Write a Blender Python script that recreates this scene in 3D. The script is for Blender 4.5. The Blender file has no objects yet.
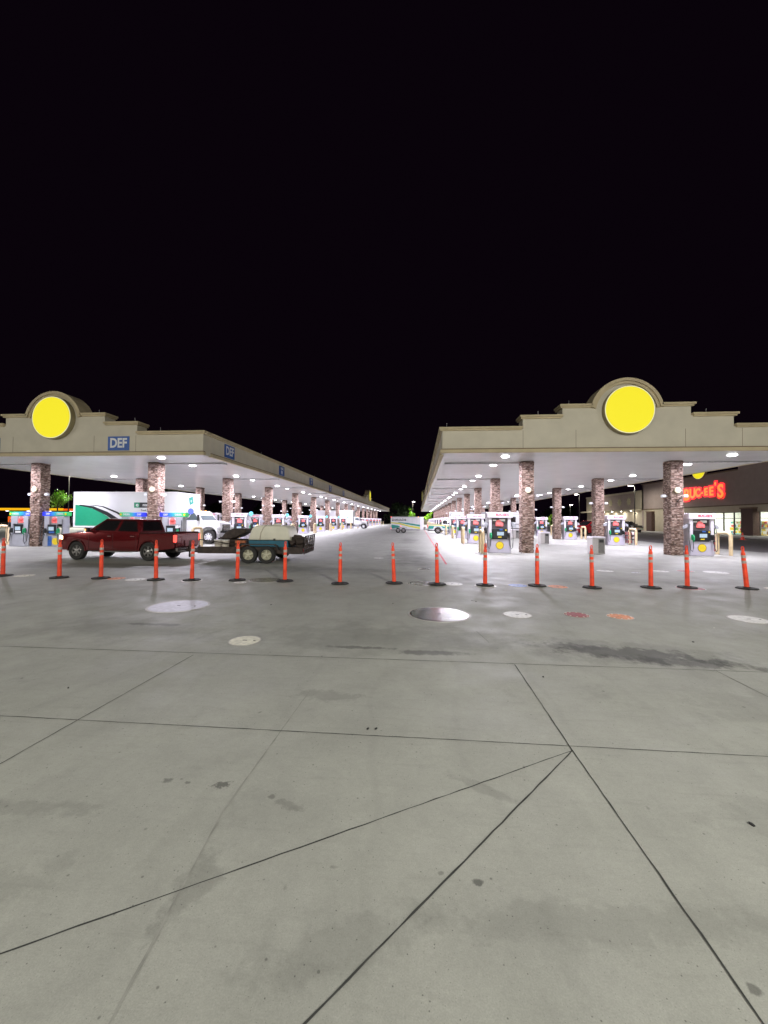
import bpy, bmesh, math, random
from mathutils import Matrix, Vector
R = math.radians
PI = math.pi
random.seed(7)
SC = bpy.context.scene
COL = SC.collection

# ------------------------------------------------------------------ camera
cam_d = bpy.data.cameras.new('camera')
cam = bpy.data.objects.new('camera', cam_d); COL.objects.link(cam)
YAW, PIT, ROL = .088, .0208, -.0075
cs, sn = math.cos(YAW), math.sin(YAW); cp, sp = math.cos(PIT), math.sin(PIT); cr, sr = math.cos(ROL), math.sin(ROL)
F_ = Vector((-sn*cp, cs*cp, sp)); R0 = Vector((cs, sn, 0)); U0 = R0.cross(F_)
Rc = R0*cr - U0*sr; Uc = R0*sr + U0*cr
m = Matrix.Identity(4)
for i in range(3):
    m[i][0] = Rc[i]; m[i][1] = Uc[i]; m[i][2] = -F_[i]
m[2][3] = 1.7
cam.matrix_world = m
cam_d.sensor_fit = 'VERTICAL'; cam_d.sensor_height = 24; cam_d.lens = 387.2/1024*24
cam_d.clip_end = 2000; cam_d.clip_start = .05
SC.camera = cam

# ------------------------------------------------------------------ world: night sky
w = bpy.data.worlds.new('World'); SC.world = w; w.use_nodes = True
bg = w.node_tree.nodes['Background']
bg.inputs[0].default_value = (.0027, .0011, .0030, 1); bg.inputs[1].default_value = 1.0
SC.view_settings.view_transform = 'Standard'; SC.view_settings.look = 'None'
SC.view_settings.gamma = 1; SC.view_settings.exposure = 0
SC.view_settings.use_curve_mapping = False
try:
    SC.cycles.max_bounces = 6; SC.cycles.diffuse_bounces = 4
    SC.cycles.sample_clamp_indirect = 6
except Exception: pass

CANOPY_W = 410.0       # one canopy downlight
POLE_W = 2750.0        # one parking-lot lamp head
CANOPY_C = (.90, .855, 1.0)
POLE_C = (1.0, .975, .88)

# ------------------------------------------------------------------ materials
def new_mat(name):
    mt = bpy.data.materials.new(name); mt.use_nodes = True
    nt = mt.node_tree; return mt, nt, nt.nodes, nt.links, nt.nodes['Principled BSDF']
def mat(name, col, rough=.6, metal=0, var=.12, scale=6, bump=0, bscale=60, emit=None, es=0, coat=0, detail=4):
    mt, nt, N, L, b = new_mat(name)
    b.inputs['Roughness'].default_value = rough; b.inputs['Metallic'].default_value = metal
    b.inputs['Base Color'].default_value = (*col, 1)
    if coat: b.inputs['Coat Weight'].default_value = coat; b.inputs['Coat Roughness'].default_value = .06
    tc = N.new('ShaderNodeTexCoord')
    if var:
        nz = N.new('ShaderNodeTexNoise'); nz.inputs['Scale'].default_value = scale; nz.inputs['Detail'].default_value = detail
        L.new(tc.outputs['Object'], nz.inputs['Vector'])
        mr = N.new('ShaderNodeMapRange'); mr.inputs[1].default_value = .3; mr.inputs[2].default_value = .7
        mr.inputs[3].default_value = 1-var; mr.inputs[4].default_value = 1+var
        L.new(nz.outputs['Fac'], mr.inputs[0])
        mx = N.new('ShaderNodeMix'); mx.data_type = 'RGBA'; mx.blend_type = 'MULTIPLY'; mx.inputs['Factor'].default_value = 1
        mx.inputs[6].default_value = (*col, 1)
        L.new(mr.outputs[0], mx.inputs[7]); L.new(mx.outputs[2], b.inputs['Base Color'])
    if bump:
        n2 = N.new('ShaderNodeTexNoise'); n2.inputs['Scale'].default_value = bscale; n2.inputs['Detail'].default_value = 5
        L.new(tc.outputs['Object'], n2.inputs['Vector'])
        bp = N.new('ShaderNodeBump'); bp.inputs['Strength'].default_value = bump; bp.inputs['Distance'].default_value = .02
        L.new(n2.outputs['Fac'], bp.inputs['Height']); L.new(bp.outputs[0], b.inputs['Normal'])
    if emit:
        b.inputs['Emission Color'].default_value = (*emit, 1); b.inputs['Emission Strength'].default_value = es
    return mt

def stone_mat():
    mt, nt, N, L, b = new_mat('ledge_stone')
    tc = N.new('ShaderNodeTexCoord')
    wp = N.new('ShaderNodeTexNoise'); wp.inputs['Scale'].default_value = 3
    L.new(tc.outputs['Object'], wp.inputs['Vector'])
    mp = N.new('ShaderNodeMapping'); mp.inputs['Scale'].default_value = (7.5, 7.5, 20)
    ad = N.new('ShaderNodeVectorMath'); ad.operation = 'MULTIPLY_ADD'
    L.new(wp.outputs['Color'], ad.inputs[0]); ad.inputs[1].default_value = (.04, .04, .05)
    L.new(tc.outputs['Object'], ad.inputs[2]); L.new(ad.outputs[0], mp.inputs['Vector'])
    v = N.new('ShaderNodeTexVoronoi'); v.feature = 'F1'; v.distance = 'CHEBYCHEV'; v.inputs['Scale'].default_value = 1; v.inputs['Randomness'].default_value = .75
    L.new(mp.outputs[0], v.inputs['Vector'])
    sep = N.new('ShaderNodeSeparateColor'); L.new(v.outputs['Color'], sep.inputs[0])
    rp = N.new('ShaderNodeValToRGB'); e = rp.color_ramp.elements
    e[0].position = 0; e[0].color = (.13, .075, .055, 1)
    e[1].position = 1; e[1].color = (.55, .42, .36, 1)
    for p, c in ((.2, (.21, .13, .10)), (.5, (.32, .215, .175)), (.75, (.40, .29, .24))):
        k = e.new(p); k.color = (*c, 1)
    L.new(sep.outputs[0], rp.inputs[0])
    # mortar gaps where the cell distance is large
    mr = N.new('ShaderNodeMapRange'); mr.inputs[1].default_value = .40; mr.inputs[2].default_value = .56
    mr.inputs[3].default_value = 1; mr.inputs[4].default_value = .5
    L.new(v.outputs['Distance'], mr.inputs[0])
    mx = N.new('ShaderNodeMix'); mx.data_type = 'RGBA'; mx.blend_type = 'MULTIPLY'; mx.inputs['Factor'].default_value = 1
    L.new(rp.outputs[0], mx.inputs[6]); L.new(mr.outputs[0], mx.inputs[7]); L.new(mx.outputs[2], b.inputs['Base Color'])
    mh = N.new('ShaderNodeMath'); mh.operation = 'ADD'; L.new(mr.outputs[0], mh.inputs[0]); L.new(sep.outputs[1], mh.inputs[1])
    bp = N.new('ShaderNodeBump'); bp.inputs['Strength'].default_value = 1; bp.inputs['Distance'].default_value = .05
    L.new(mh.outputs[0], bp.inputs['Height']); L.new(bp.outputs[0], b.inputs['Normal'])
    b.inputs['Roughness'].default_value = .85
    return mt

def ground_mat():
    """worn broom-finished concrete with oil stains, tyre smudges and damp patches of their own shape"""
    mt, nt, N, L, b = new_mat('worn_concrete')
    tc = N.new('ShaderNodeTexCoord'); P = tc.outputs['Object']
    def noise(s, d=6, r=.6, stretch=None, off=0):
        n = N.new('ShaderNodeTexNoise'); n.inputs['Scale'].default_value = s; n.inputs['Detail'].default_value = d; n.inputs['Roughness'].default_value = r
        mp = N.new('ShaderNodeMapping'); mp.inputs['Location'].default_value = (off, off*1.7, 0)
        if stretch: mp.inputs['Scale'].default_value = stretch
        L.new(P, mp.inputs['Vector']); L.new(mp.outputs[0], n.inputs['Vector']); return n.outputs['Fac']
    def mapr(x, a, c, lo, hi):
        q = N.new('ShaderNodeMapRange'); q.inputs[1].default_value = a; q.inputs[2].default_value = c; q.inputs[3].default_value = lo; q.inputs[4].default_value = hi
        L.new(x, q.inputs[0]); return q.outputs[0]
    def mth(op, x, y):
        q = N.new('ShaderNodeMath'); q.operation = op
        for i, k in enumerate((x, y)):
            if isinstance(k, (int, float)): q.inputs[i].default_value = k
            else: L.new(k, q.inputs[i])
        return q.outputs[0]
    v = mapr(noise(.35, 5, .6), .3, .7, .88, 1.08)
    v = mth('MULTIPLY', v, mapr(noise(2.3, 8, .65, off=5), .3, .72, .90, 1.07))
    v = mth('MULTIPLY', v, mapr(noise(14, 6, .7, off=11), .3, .7, .95, 1.04))
    v = mth('MULTIPLY', v, mapr(noise(160, 3, .6), .3, .75, .88, 1.10))
    v = mth('MULTIPLY', v, mapr(noise(2.2, 5, .6, stretch=(1, 9, 1), off=3), .55, .8, 1, .88))   # broom / drag marks
    v = mth('MULTIPLY', v, mapr(noise(1.1, 7, .7, off=23), .60, .74, 1, .80))     # random grime
    fleck = mapr(noise(9, 2, .5, off=31), .74, .79, 1, .62)
    v = mth('MULTIPLY', v, fleck)
    for sc_, lo_, thr, dk_ in ((38, .72, .14, .45), (90, .6, .16, .62), (14, .86, .11, .55), (4.3, .90, .075, .58)):
        vo = N.new('ShaderNodeTexVoronoi'); vo.inputs['Scale'].default_value = sc_; L.new(P, vo.inputs['Vector'])
        sc2 = N.new('ShaderNodeSeparateColor'); L.new(vo.outputs['Color'], sc2.inputs[0])
        pit = mapr(vo.outputs['Distance'], thr*.6, thr, dk_, 1)
        keep = mapr(sc2.outputs[0], lo_, lo_+.01, 0, 1)                # only some of the cells carry a pit
        v = mth('MULTIPLY', v, mth('SUBTRACT', 1, mth('MULTIPLY', keep, mth('SUBTRACT', 1, pit))))
    v = mth('MULTIPLY', v, mapr(noise(45, 5, .75, off=41), .3, .7, .93, 1.06))
    wv = N.new('ShaderNodeTexWave'); wv.inputs['Scale'].default_value = .35; wv.inputs['Distortion'].default_value = 9; wv.inputs['Detail'].default_value = 3; wv.inputs['Detail Scale'].default_value = .7
    L.new(P, wv.inputs['Vector']); v = mth('MULTIPLY', v, mapr(wv.outputs['Fac'], .975, 1.0, 1, .96))   # faint curved scuffs
    # stains: (x, y, rx, ry, rot, darkness, break-up noise scale, breakup)
    stains = [(2.75, 5.30, .95, .30, -.16, .58, 3.6, .95), (2.6, 5.4, 1.5, .48, -.1, .20, 2.6, .8), (2.1, 5.5, .5, .16, 0, .3, 5, .9), (3.25, 5.04, .8, .16, -.12, .5, 4.5, .9),
              (-.6, 5.6, 2.0, .65, .05, .24, 1.8, .9), (-4.6, 5.6, 1.6, .6, 0, .20, 1.7, .9), (0.2, 5.05, .5, .10, 0, .5, 4, .7), (-.8, 5.15, .5, .06, 0, .5, 4, .7), (-4.2, 5.9, .5, .08, 0, .4, 4, .7),
              (-.6, 19, .9, 4.5, .05, .45, .9, .7), (.3, 15.5, .6, 2.2, 0, .30, 1.2, .7), (-.8, 33, .8, 5, 0, .34, .6, .7),
              (-11.0, 12.9, 4.6, .9, .02, .42, .6, .7), (-4.5, 13.0, 4, .8, .0, .32, .7, .8), (9, 11.8, 7, .7, 0, .16, .7, .9),
              (-2.65, 1.95, .42, .20, -.5, .30, 5, .7), (-2.35, 2.1, .6, .07, .1, .16, 6, .8), (-1.02, 1.75, .10, .22, -.2, .22, 9, .8),
              (-.85, 3.72, .35, .12, 0, .2, 7, .8), (-1.61, 2.42, .036, .026, 0, .45, 30, .6), (-1.53, 2.44, .012, .010, 0, .4, 60, .5), (-1.47, 2.41, .020, .014, 0, .45, 40, .6),
              (-1.24, 2.41, .062, .036, .2, .60, 34, .8), (-.88, 2.34, .03, .02, 0, .40, 30, .6), (.29, 1.89, .028, .022, 0, .60, 34, .5),
              (.12, 1.92, .016, .013, 0, .35, 30, .4), (1.23, 1.56, .030, .024, 0, .50, 30, .4), (-.75, 2.28, .11, .035, -.3, .25, 20, .8),
              (.42, 2.55, .28, .05, -.5, .18, 8, .7),
              (2.1, 2.5, .5, .15, .3, .12, 5, .8), (.8, 1.75, .8, .10, .08, .14, 6, .8), (-.3, 1.55, .4, .12, .5, .14, 6, .8),
              (3.4, 3.9, 1.0, .4, .2, .12, 3, .9), (-2.0, 1.55, .35, .15, .7, .12, 6, .8), (24, 30, 9, 14, 0, .25, .3, .9),
              (6.3, 6.4, 2.5, .5, 0, .08, 2, .9)]
    sx = N.new('ShaderNodeSeparateXYZ'); L.new(P, sx.inputs[0])
    for i, (x, y, rx, ry, a, dk, ns, br) in enumerate(stains):
        dx = mth('SUBTRACT', sx.outputs[0], x); dy = mth('SUBTRACT', sx.outputs[1], y)
        ca, sa = math.cos(a), math.sin(a)
        u = mth('ADD', mth('MULTIPLY', dx, ca/rx), mth('MULTIPLY', dy, sa/rx))
        t = mth('ADD', mth('MULTIPLY', dx, -sa/ry), mth('MULTIPLY', dy, ca/ry))
        d = mth('SQRT', mth('ADD', mth('MULTIPLY', u, u), mth('MULTIPLY', t, t)), 0)
        nn = noise(ns, 7, .68, stretch=(1, .75 if y > 4.8 and ry < .5 else 1, 1), off=i*3.1)
        dd = mth('ADD', d, mth('MULTIPLY', mth('SUBTRACT', nn, .5), 4.0*br))
        v = mth('MULTIPLY', v, mapr(dd, .62, 1.02, 1-dk, 1)) if ry < .5 else mth('MULTIPLY', v, mapr(dd, .4, 1.2, 1-dk, 1))
    mx = N.new('ShaderNodeMix'); mx.data_type = 'RGBA'; mx.blend_type = 'MULTIPLY'; mx.inputs['Factor'].default_value = 1
    tint = N.new('ShaderNodeMix'); tint.data_type = 'RGBA'; tint.inputs[6].default_value = (.322, .324, .302, 1); tint.inputs[7].default_value = (.340, .346, .306, 1)
    L.new(noise(.6, 4, .6, off=9), tint.inputs['Factor'])
    L.new(tint.outputs[2], mx.inputs[6])
    cb = N.new('ShaderNodeCombineColor')
    for i in range(3): L.new(v, cb.inputs[i])
    L.new(cb.outputs[0], mx.inputs[7]); L.new(mx.outputs[2], b.inputs['Base Color'])
    L.new(mapr(noise(1.7, 5, .6, off=2), .3, .7, .50, .75), b.inputs['Roughness'])
    bp = N.new('ShaderNodeBump'); bp.inputs['Strength'].default_value = .25; bp.inputs['Distance'].default_value = .004
    L.new(noise(120, 4, .6, stretch=(1, 2.5, 1)), bp.inputs['Height']); L.new(bp.outputs[0], b.inputs['Normal'])
    return mt

def glass_mat(name, col, rough=.05):
    mt, nt, N, L, b = new_mat(name)
    b.inputs['Base Color'].default_value = (*col, 1); b.inputs['Roughness'].default_value = rough; b.inputs['Specular IOR Level'].default_value = .8
    return mt
def pane_mat():
    mt, nt, N, L, b = new_mat('clear_pane')
    N.remove(b); o = N['Material Output']
    t = N.new('ShaderNodeBsdfTransparent'); g = N.new('ShaderNodeBsdfGlossy'); g.inputs['Roughness'].default_value = .03
    t.inputs[0].default_value = (.9, .93, .93, 1)
    mx = N.new('ShaderNodeMixShader'); fr = N.new('ShaderNodeFresnel'); fr.inputs[0].default_value = 1.45
    mx.inputs[0].default_value = .08; N.remove(fr); L.new(t.outputs[0], mx.inputs[1]); L.new(g.outputs[0], mx.inputs[2]); L.new(mx.outputs[0], o.inputs[0])
    return mt
def gradient_mat(name, flip):
    """printed pump header: green running into blue along its length"""
    mt, nt, N, L, b = new_mat(name)
    tc = N.new('ShaderNodeTexCoord'); s = N.new('ShaderNodeSeparateXYZ'); L.new(tc.outputs['Object'], s.inputs[0])
    mr = N.new('ShaderNodeMapRange'); mr.inputs[1].default_value = -.75; mr.inputs[2].default_value = .75
    if flip: mr.inputs[3].default_value, mr.inputs[4].default_value = 1, 0
    L.new(s.outputs[0], mr.inputs[0]); rp = N.new('ShaderNodeValToRGB'); e = rp.color_ramp.elements
    e[0].position = 0; e[0].color = (.02, .42, .10, 1); e[1].position = 1; e[1].color = (.02, .03, .75, 1)
    k = e.new(.45); k.color = (.03, .30, .32, 1); k = e.new(.7); k.color = (.03, .08, .75, 1)
    L.new(mr.outputs[0], rp.inputs[0]); L.new(rp.outputs[0], b.inputs['Base Color']); b.inputs['Roughness'].default_value = .35
    L.new(rp.outputs[0], b.inputs['Emission Color']); b.inputs['Emission Strength'].default_value = .5    # the print also emits its own colours
    return mt

M = {}
M['ground'] = ground_mat()
M['stone'] = stone_mat()
M['asphalt'] = mat('asphalt', (.075, .068, .066), .8, var=.25, scale=1.5, bump=.4, bscale=90)
M['sidewalk'] = mat('sidewalk_concrete', (.36, .34, .32), .8, var=.12, scale=2)
M['kerb'] = mat('kerb_concrete', (.42, .40, .36), .8)
M['joint'] = mat('joint_sealant', (.035, .036, .033), .8, var=.4, scale=8)
M['faintjoint'] = mat('filled_joint', (.245, .245, .225), .8, var=.25, scale=9)
M['redline'] = mat('faded_red_paint', (.50, .06, .08), .7, var=.35, scale=4)
M['stucco'] = mat('cream_stucco', (.57, .53, .43), .9, var=.06, scale=1.3, bump=.25, bscale=45)
M['trim'] = mat('tan_trim', (.50, .42, .27), .8, var=.08, scale=2)
M['trimdark'] = mat('brown_trim_and_shadow', (.17, .115, .07), .8)
M['soffit'] = mat('white_soffit', (.84, .83, .84), .26, var=.04, scale=.8)
M['beam'] = mat('soffit_bulkhead', (.58, .57, .58), .5)
M['lens'] = mat('lamp_lens', (.9, .9, .9), .4, var=0, emit=(.97, .96, 1), es=14)
M['lampwarm'] = mat('pole_lamp_lens', (.9, .9, .9), .4, var=0, emit=(1, .97, .88), es=30)
M['darkmetal'] = mat('dark_bronze_metal', (.035, .033, .03), .45, .6, var=.1)
M['greymetal'] = mat('grey_metal', (.33, .33, .34), .45, .5, var=.1)
M['steelplate'] = mat('checker_steel', (.50, .50, .56), .5, .35, var=.12, scale=9, bump=.10, bscale=220)
M['dullsteel'] = mat('dull_steel', (.24, .24, .235), .22, 1, var=.15, scale=6, bump=.10, bscale=240)
M['whitelid'] = mat('white_painted_lid', (.62, .62, .60), .5, var=.2, scale=14, bump=.2, bscale=60)
M['creamlid'] = mat('cream_painted_lid', (.62, .60, .50), .5, var=.2, scale=14)
M['redlid'] = mat('red_painted_lid', (.28, .035, .04), .5, var=.4, scale=16)
M['orangelid'] = mat('orange_painted_lid', (.62, .20, .06), .5, var=.4, scale=16)
M['bluelid'] = mat('blue_painted_lid', (.03, .12, .42), .5, var=.3, scale=16)
M['lidring'] = mat('lid_ring', (.42, .40, .38), .5, .4)
M['orange'] = mat('orange_plastic', (.84, .062, .016), .48, var=.22, scale=5)
M['tape'] = mat('reflective_band', (.42, .37, .33), .35, var=.15, scale=20)
M['tapedirty'] = mat('worn_band', (.40, .35, .28), .5, var=.2, scale=20)
M['rubber'] = mat('black_rubber', (.018, .018, .018), .75, var=.2, bump=.3)
M['tyre'] = mat('tyre_rubber', (.02, .019, .018), .8, var=.15)
M['yellowface'] = mat('lit_yellow_face', (.10, .085, .01), .6, var=0, emit=(.90, .78, .012), es=.98)
M['rimwhite'] = mat('sign_rim', (.75, .72, .5), .5, var=0, emit=(.9, .88, .5), es=.45)
M['can'] = mat('sign_can', (.28, .24, .13), .6)
M['blue'] = mat('blue_sign_face', (.012, .085, .36), .45, var=.06)
M['signwhite'] = mat('sign_white', (.70, .72, .74), .5, var=0)
M['redneon'] = mat('lit_red_border', (.7, .02, .02), .5, var=0, emit=(1.0, .02, .03), es=2.2)
M['orangeneon'] = mat('lit_orange_letter', (.8, .2, .02), .5, var=0, emit=(1.0, .20, .035), es=1.5)
M['lavender'] = mat('pump_panel_lavender', (.54, .51, .62), .35, var=.05, scale=3)
M['pumpwhite'] = mat('pump_panel_white', (.66, .63, .70), .35, var=.04)
M['pumpgrey'] = mat('pump_panel_grey', (.36, .37, .42), .35, var=.07, scale=4)
M['pumpdark'] = mat('pump_dark_panel', (.015, .017, .02), .3, var=.1)
M['smoke'] = mat('smoked_panel', (.09, .08, .085), .2, var=.2, scale=12)
M['screen'] = mat('lit_screen', (.2, .25, .3), .2, var=.3, scale=18, emit=(.55, .72, .85), es=.55)
M['pink'] = mat('coral_advert', (.80, .16, .17), .4, var=.3, scale=11, emit=(.9, .25, .22), es=.25)
M['advwhite'] = mat('advert_white', (.8, .8, .8), .4, var=.1)
M['redtext'] = mat('red_lettering', (.65, .015, .06), .4, var=0)
M['green'] = mat('green_nozzle', (.01, .33, .13), .4, var=.1)
M['blacknozzle'] = mat('black_nozzle', (.02, .02, .022), .4, var=.1)
M['hose'] = mat('hose_rubber', (.05, .05, .055), .5, var=.1)
M['badge'] = mat('yellow_badge', (.82, .62, .02), .4, var=.05)
M['badgerim'] = mat('badge_rim', (.12, .06, .02), .5)
M['aqua'] = mat('aqua_number_disc', (.12, .48, .62), .4, var=.05, emit=(.2, .6, .8), es=.2)
M['bluedisc'] = mat('blue_number_disc', (.08, .12, .60), .4, var=.05, emit=(.15, .2, .8), es=.3)
M['hoop'] = mat('tan_painted_steel', (.64, .50, .30), .5, var=.10, scale=5)
M['bin'] = mat('bin_stone_panel', (.42, .40, .39), .8, var=.22, scale=60, detail=2)
M['bindark'] = mat('bin_liner', (.16, .155, .145), .6)
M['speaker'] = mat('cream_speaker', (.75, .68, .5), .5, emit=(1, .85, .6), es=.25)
M['camwhite'] = mat('camera_white', (.72, .74, .78), .35, var=0)
M['maroon'] = mat('maroon_car_paint', (.15, .008, .011), .22, .5, var=.05, coat=1)
M['redcar'] = mat('red_car_paint', (.36, .015, .02), .25, .2, var=.05, coat=1)
M['darkred'] = mat('dark_red_car_paint', (.06, .008, .012), .25, .2, var=.05, coat=1)
M['blackcar'] = mat('black_car_paint', (.012, .011, .013), .25, .2, var=.05, coat=1)
M['whitecar'] = mat('white_car_paint', (.70, .70, .72), .3, var=.04, coat=.6)
M['chrome'] = mat('chrome', (.62, .60, .60), .18, 1, var=.1)
M['rim'] = mat('alloy_rim', (.48, .46, .45), .3, .9, var=.15, scale=12)
M['steelrim'] = mat('cream_steel_rim', (.52, .50, .38), .5, .2, var=.15)
M['carglass'] = glass_mat('tinted_glass', (.012, .011, .012))
M['clearglass'] = glass_mat('windscreen_glass', (.10, .13, .14))
M['headlamp'] = mat('lit_headlamp', (.8, .7, .5), .2, var=0, emit=(1, .72, .42), es=5)
M['lampoff'] = mat('headlamp_glass', (.55, .55, .56), .15, var=0)
M['amber'] = mat('lit_amber_lamp', (.8, .3, .03), .3, var=0, emit=(1, .35, .08), es=3)
M['tail'] = mat('lit_tail_lamp', (.6, .02, .02), .3, var=0, emit=(1, .07, .05), es=2.6)
M['tailoff'] = mat('red_lens', (.25, .012, .012), .3, var=0)
M['black'] = mat('black_plastic', (.015, .015, .016), .5)
M['truckwhite'] = mat('white_box_panel', (.66, .67, .69), .4, var=.04, scale=1.2)
M['truckgreen'] = mat('green_decal', (.012, .24, .125), .4, var=.05)
M['decalblack'] = mat('black_decal', (.012, .014, .016), .4, var=0)
M['teal'] = mat('teal_stripe', (.02, .27, .22), .4, var=0)
M['yellowstripe'] = mat('yellow_stripe', (.62, .60, .06), .4, var=0)
M['greybox'] = mat('undercarriage', (.05, .045, .045), .7, var=.3)
M['tank'] = mat('cream_tank_plastic', (.66, .64, .53), .5, var=.08, scale=2, bump=.1, bscale=8)
M['tankblue'] = mat('blue_tank_base', (.012, .11, .17), .5, var=.25, scale=4)
M['rust'] = mat('rusty_black_steel', (.045, .032, .027), .65, .3, var=.45, scale=7, bump=.3)
M['ply'] = mat('weathered_planks', (.16, .10, .08), .8, var=.35, scale=6)
M['bucket'] = mat('cream_bucket', (.60, .55, .48), .5, var=.1)
M['orangebox'] = mat('orange_brown_case', (.36, .12, .05), .6, var=.3)
M['storebrown'] = mat('taupe_stucco', (.36, .285, .255), .9, var=.06, scale=1.5, bump=.2, bscale=30)
M['storecream'] = mat('cream_store_stucco', (.50, .44, .32), .9, var=.06, scale=1.5)
M['storestone'] = mat('dark_store_brick', (.085, .05, .04), .85, var=.4, scale=14, bump=.4)
M['shopwall'] = mat('shop_white_wall', (.75, .76, .72), .6)
M['frame'] = mat('dark_window_frame', (.03, .028, .025), .4, .5)
M['pane'] = pane_mat()
M['medallion'] = mat('cream_medallion', (.52, .47, .30), .8)
M['shelf'] = [mat('merch_%s' % n, c, .5, var=.5, scale=9) for n, c in (('yellow', (.7, .5, .05)), ('red', (.55, .05, .06)), ('teal', (.1, .4, .45)), ('white', (.75, .75, .72)), ('green', (.12, .35, .08)), ('brown', (.25, .12, .06)))]
M['bark'] = mat('bark', (.07, .05, .035), .9, var=.3, bump=.5, bscale=20)
M['leafdark'] = mat('dark_leaves', (.025, .045, .02), .7, var=.4, scale=2)
M['leafbright'] = mat('bright_leaves', (.28, .55, .03), .6, var=.35, scale=2)
M['grassy'] = mat('dark_grass', (.02, .03, .012), .9, var=.4, scale=.4)
M['gasyellow'] = mat('lit_yellow_band', (.8, .5, .02), .5, var=0, emit=(1, .50, .01), es=1.0)
M['gasred'] = mat('lit_orange_band', (.7, .2, .02), .5, var=0, emit=(1, .14, .01), es=.9)
M['beige'] = mat('beige_block_wall', (.45, .41, .31), .9, var=.1)
M['conecol'] = mat('cone_orange', (.75, .06, .03), .5, emit=(.8, .06, .03), es=0)
M['gradA'] = gradient_mat('green_to_blue_print', False)
M['gradB'] = gradient_mat('blue_to_green_print', True)

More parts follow.
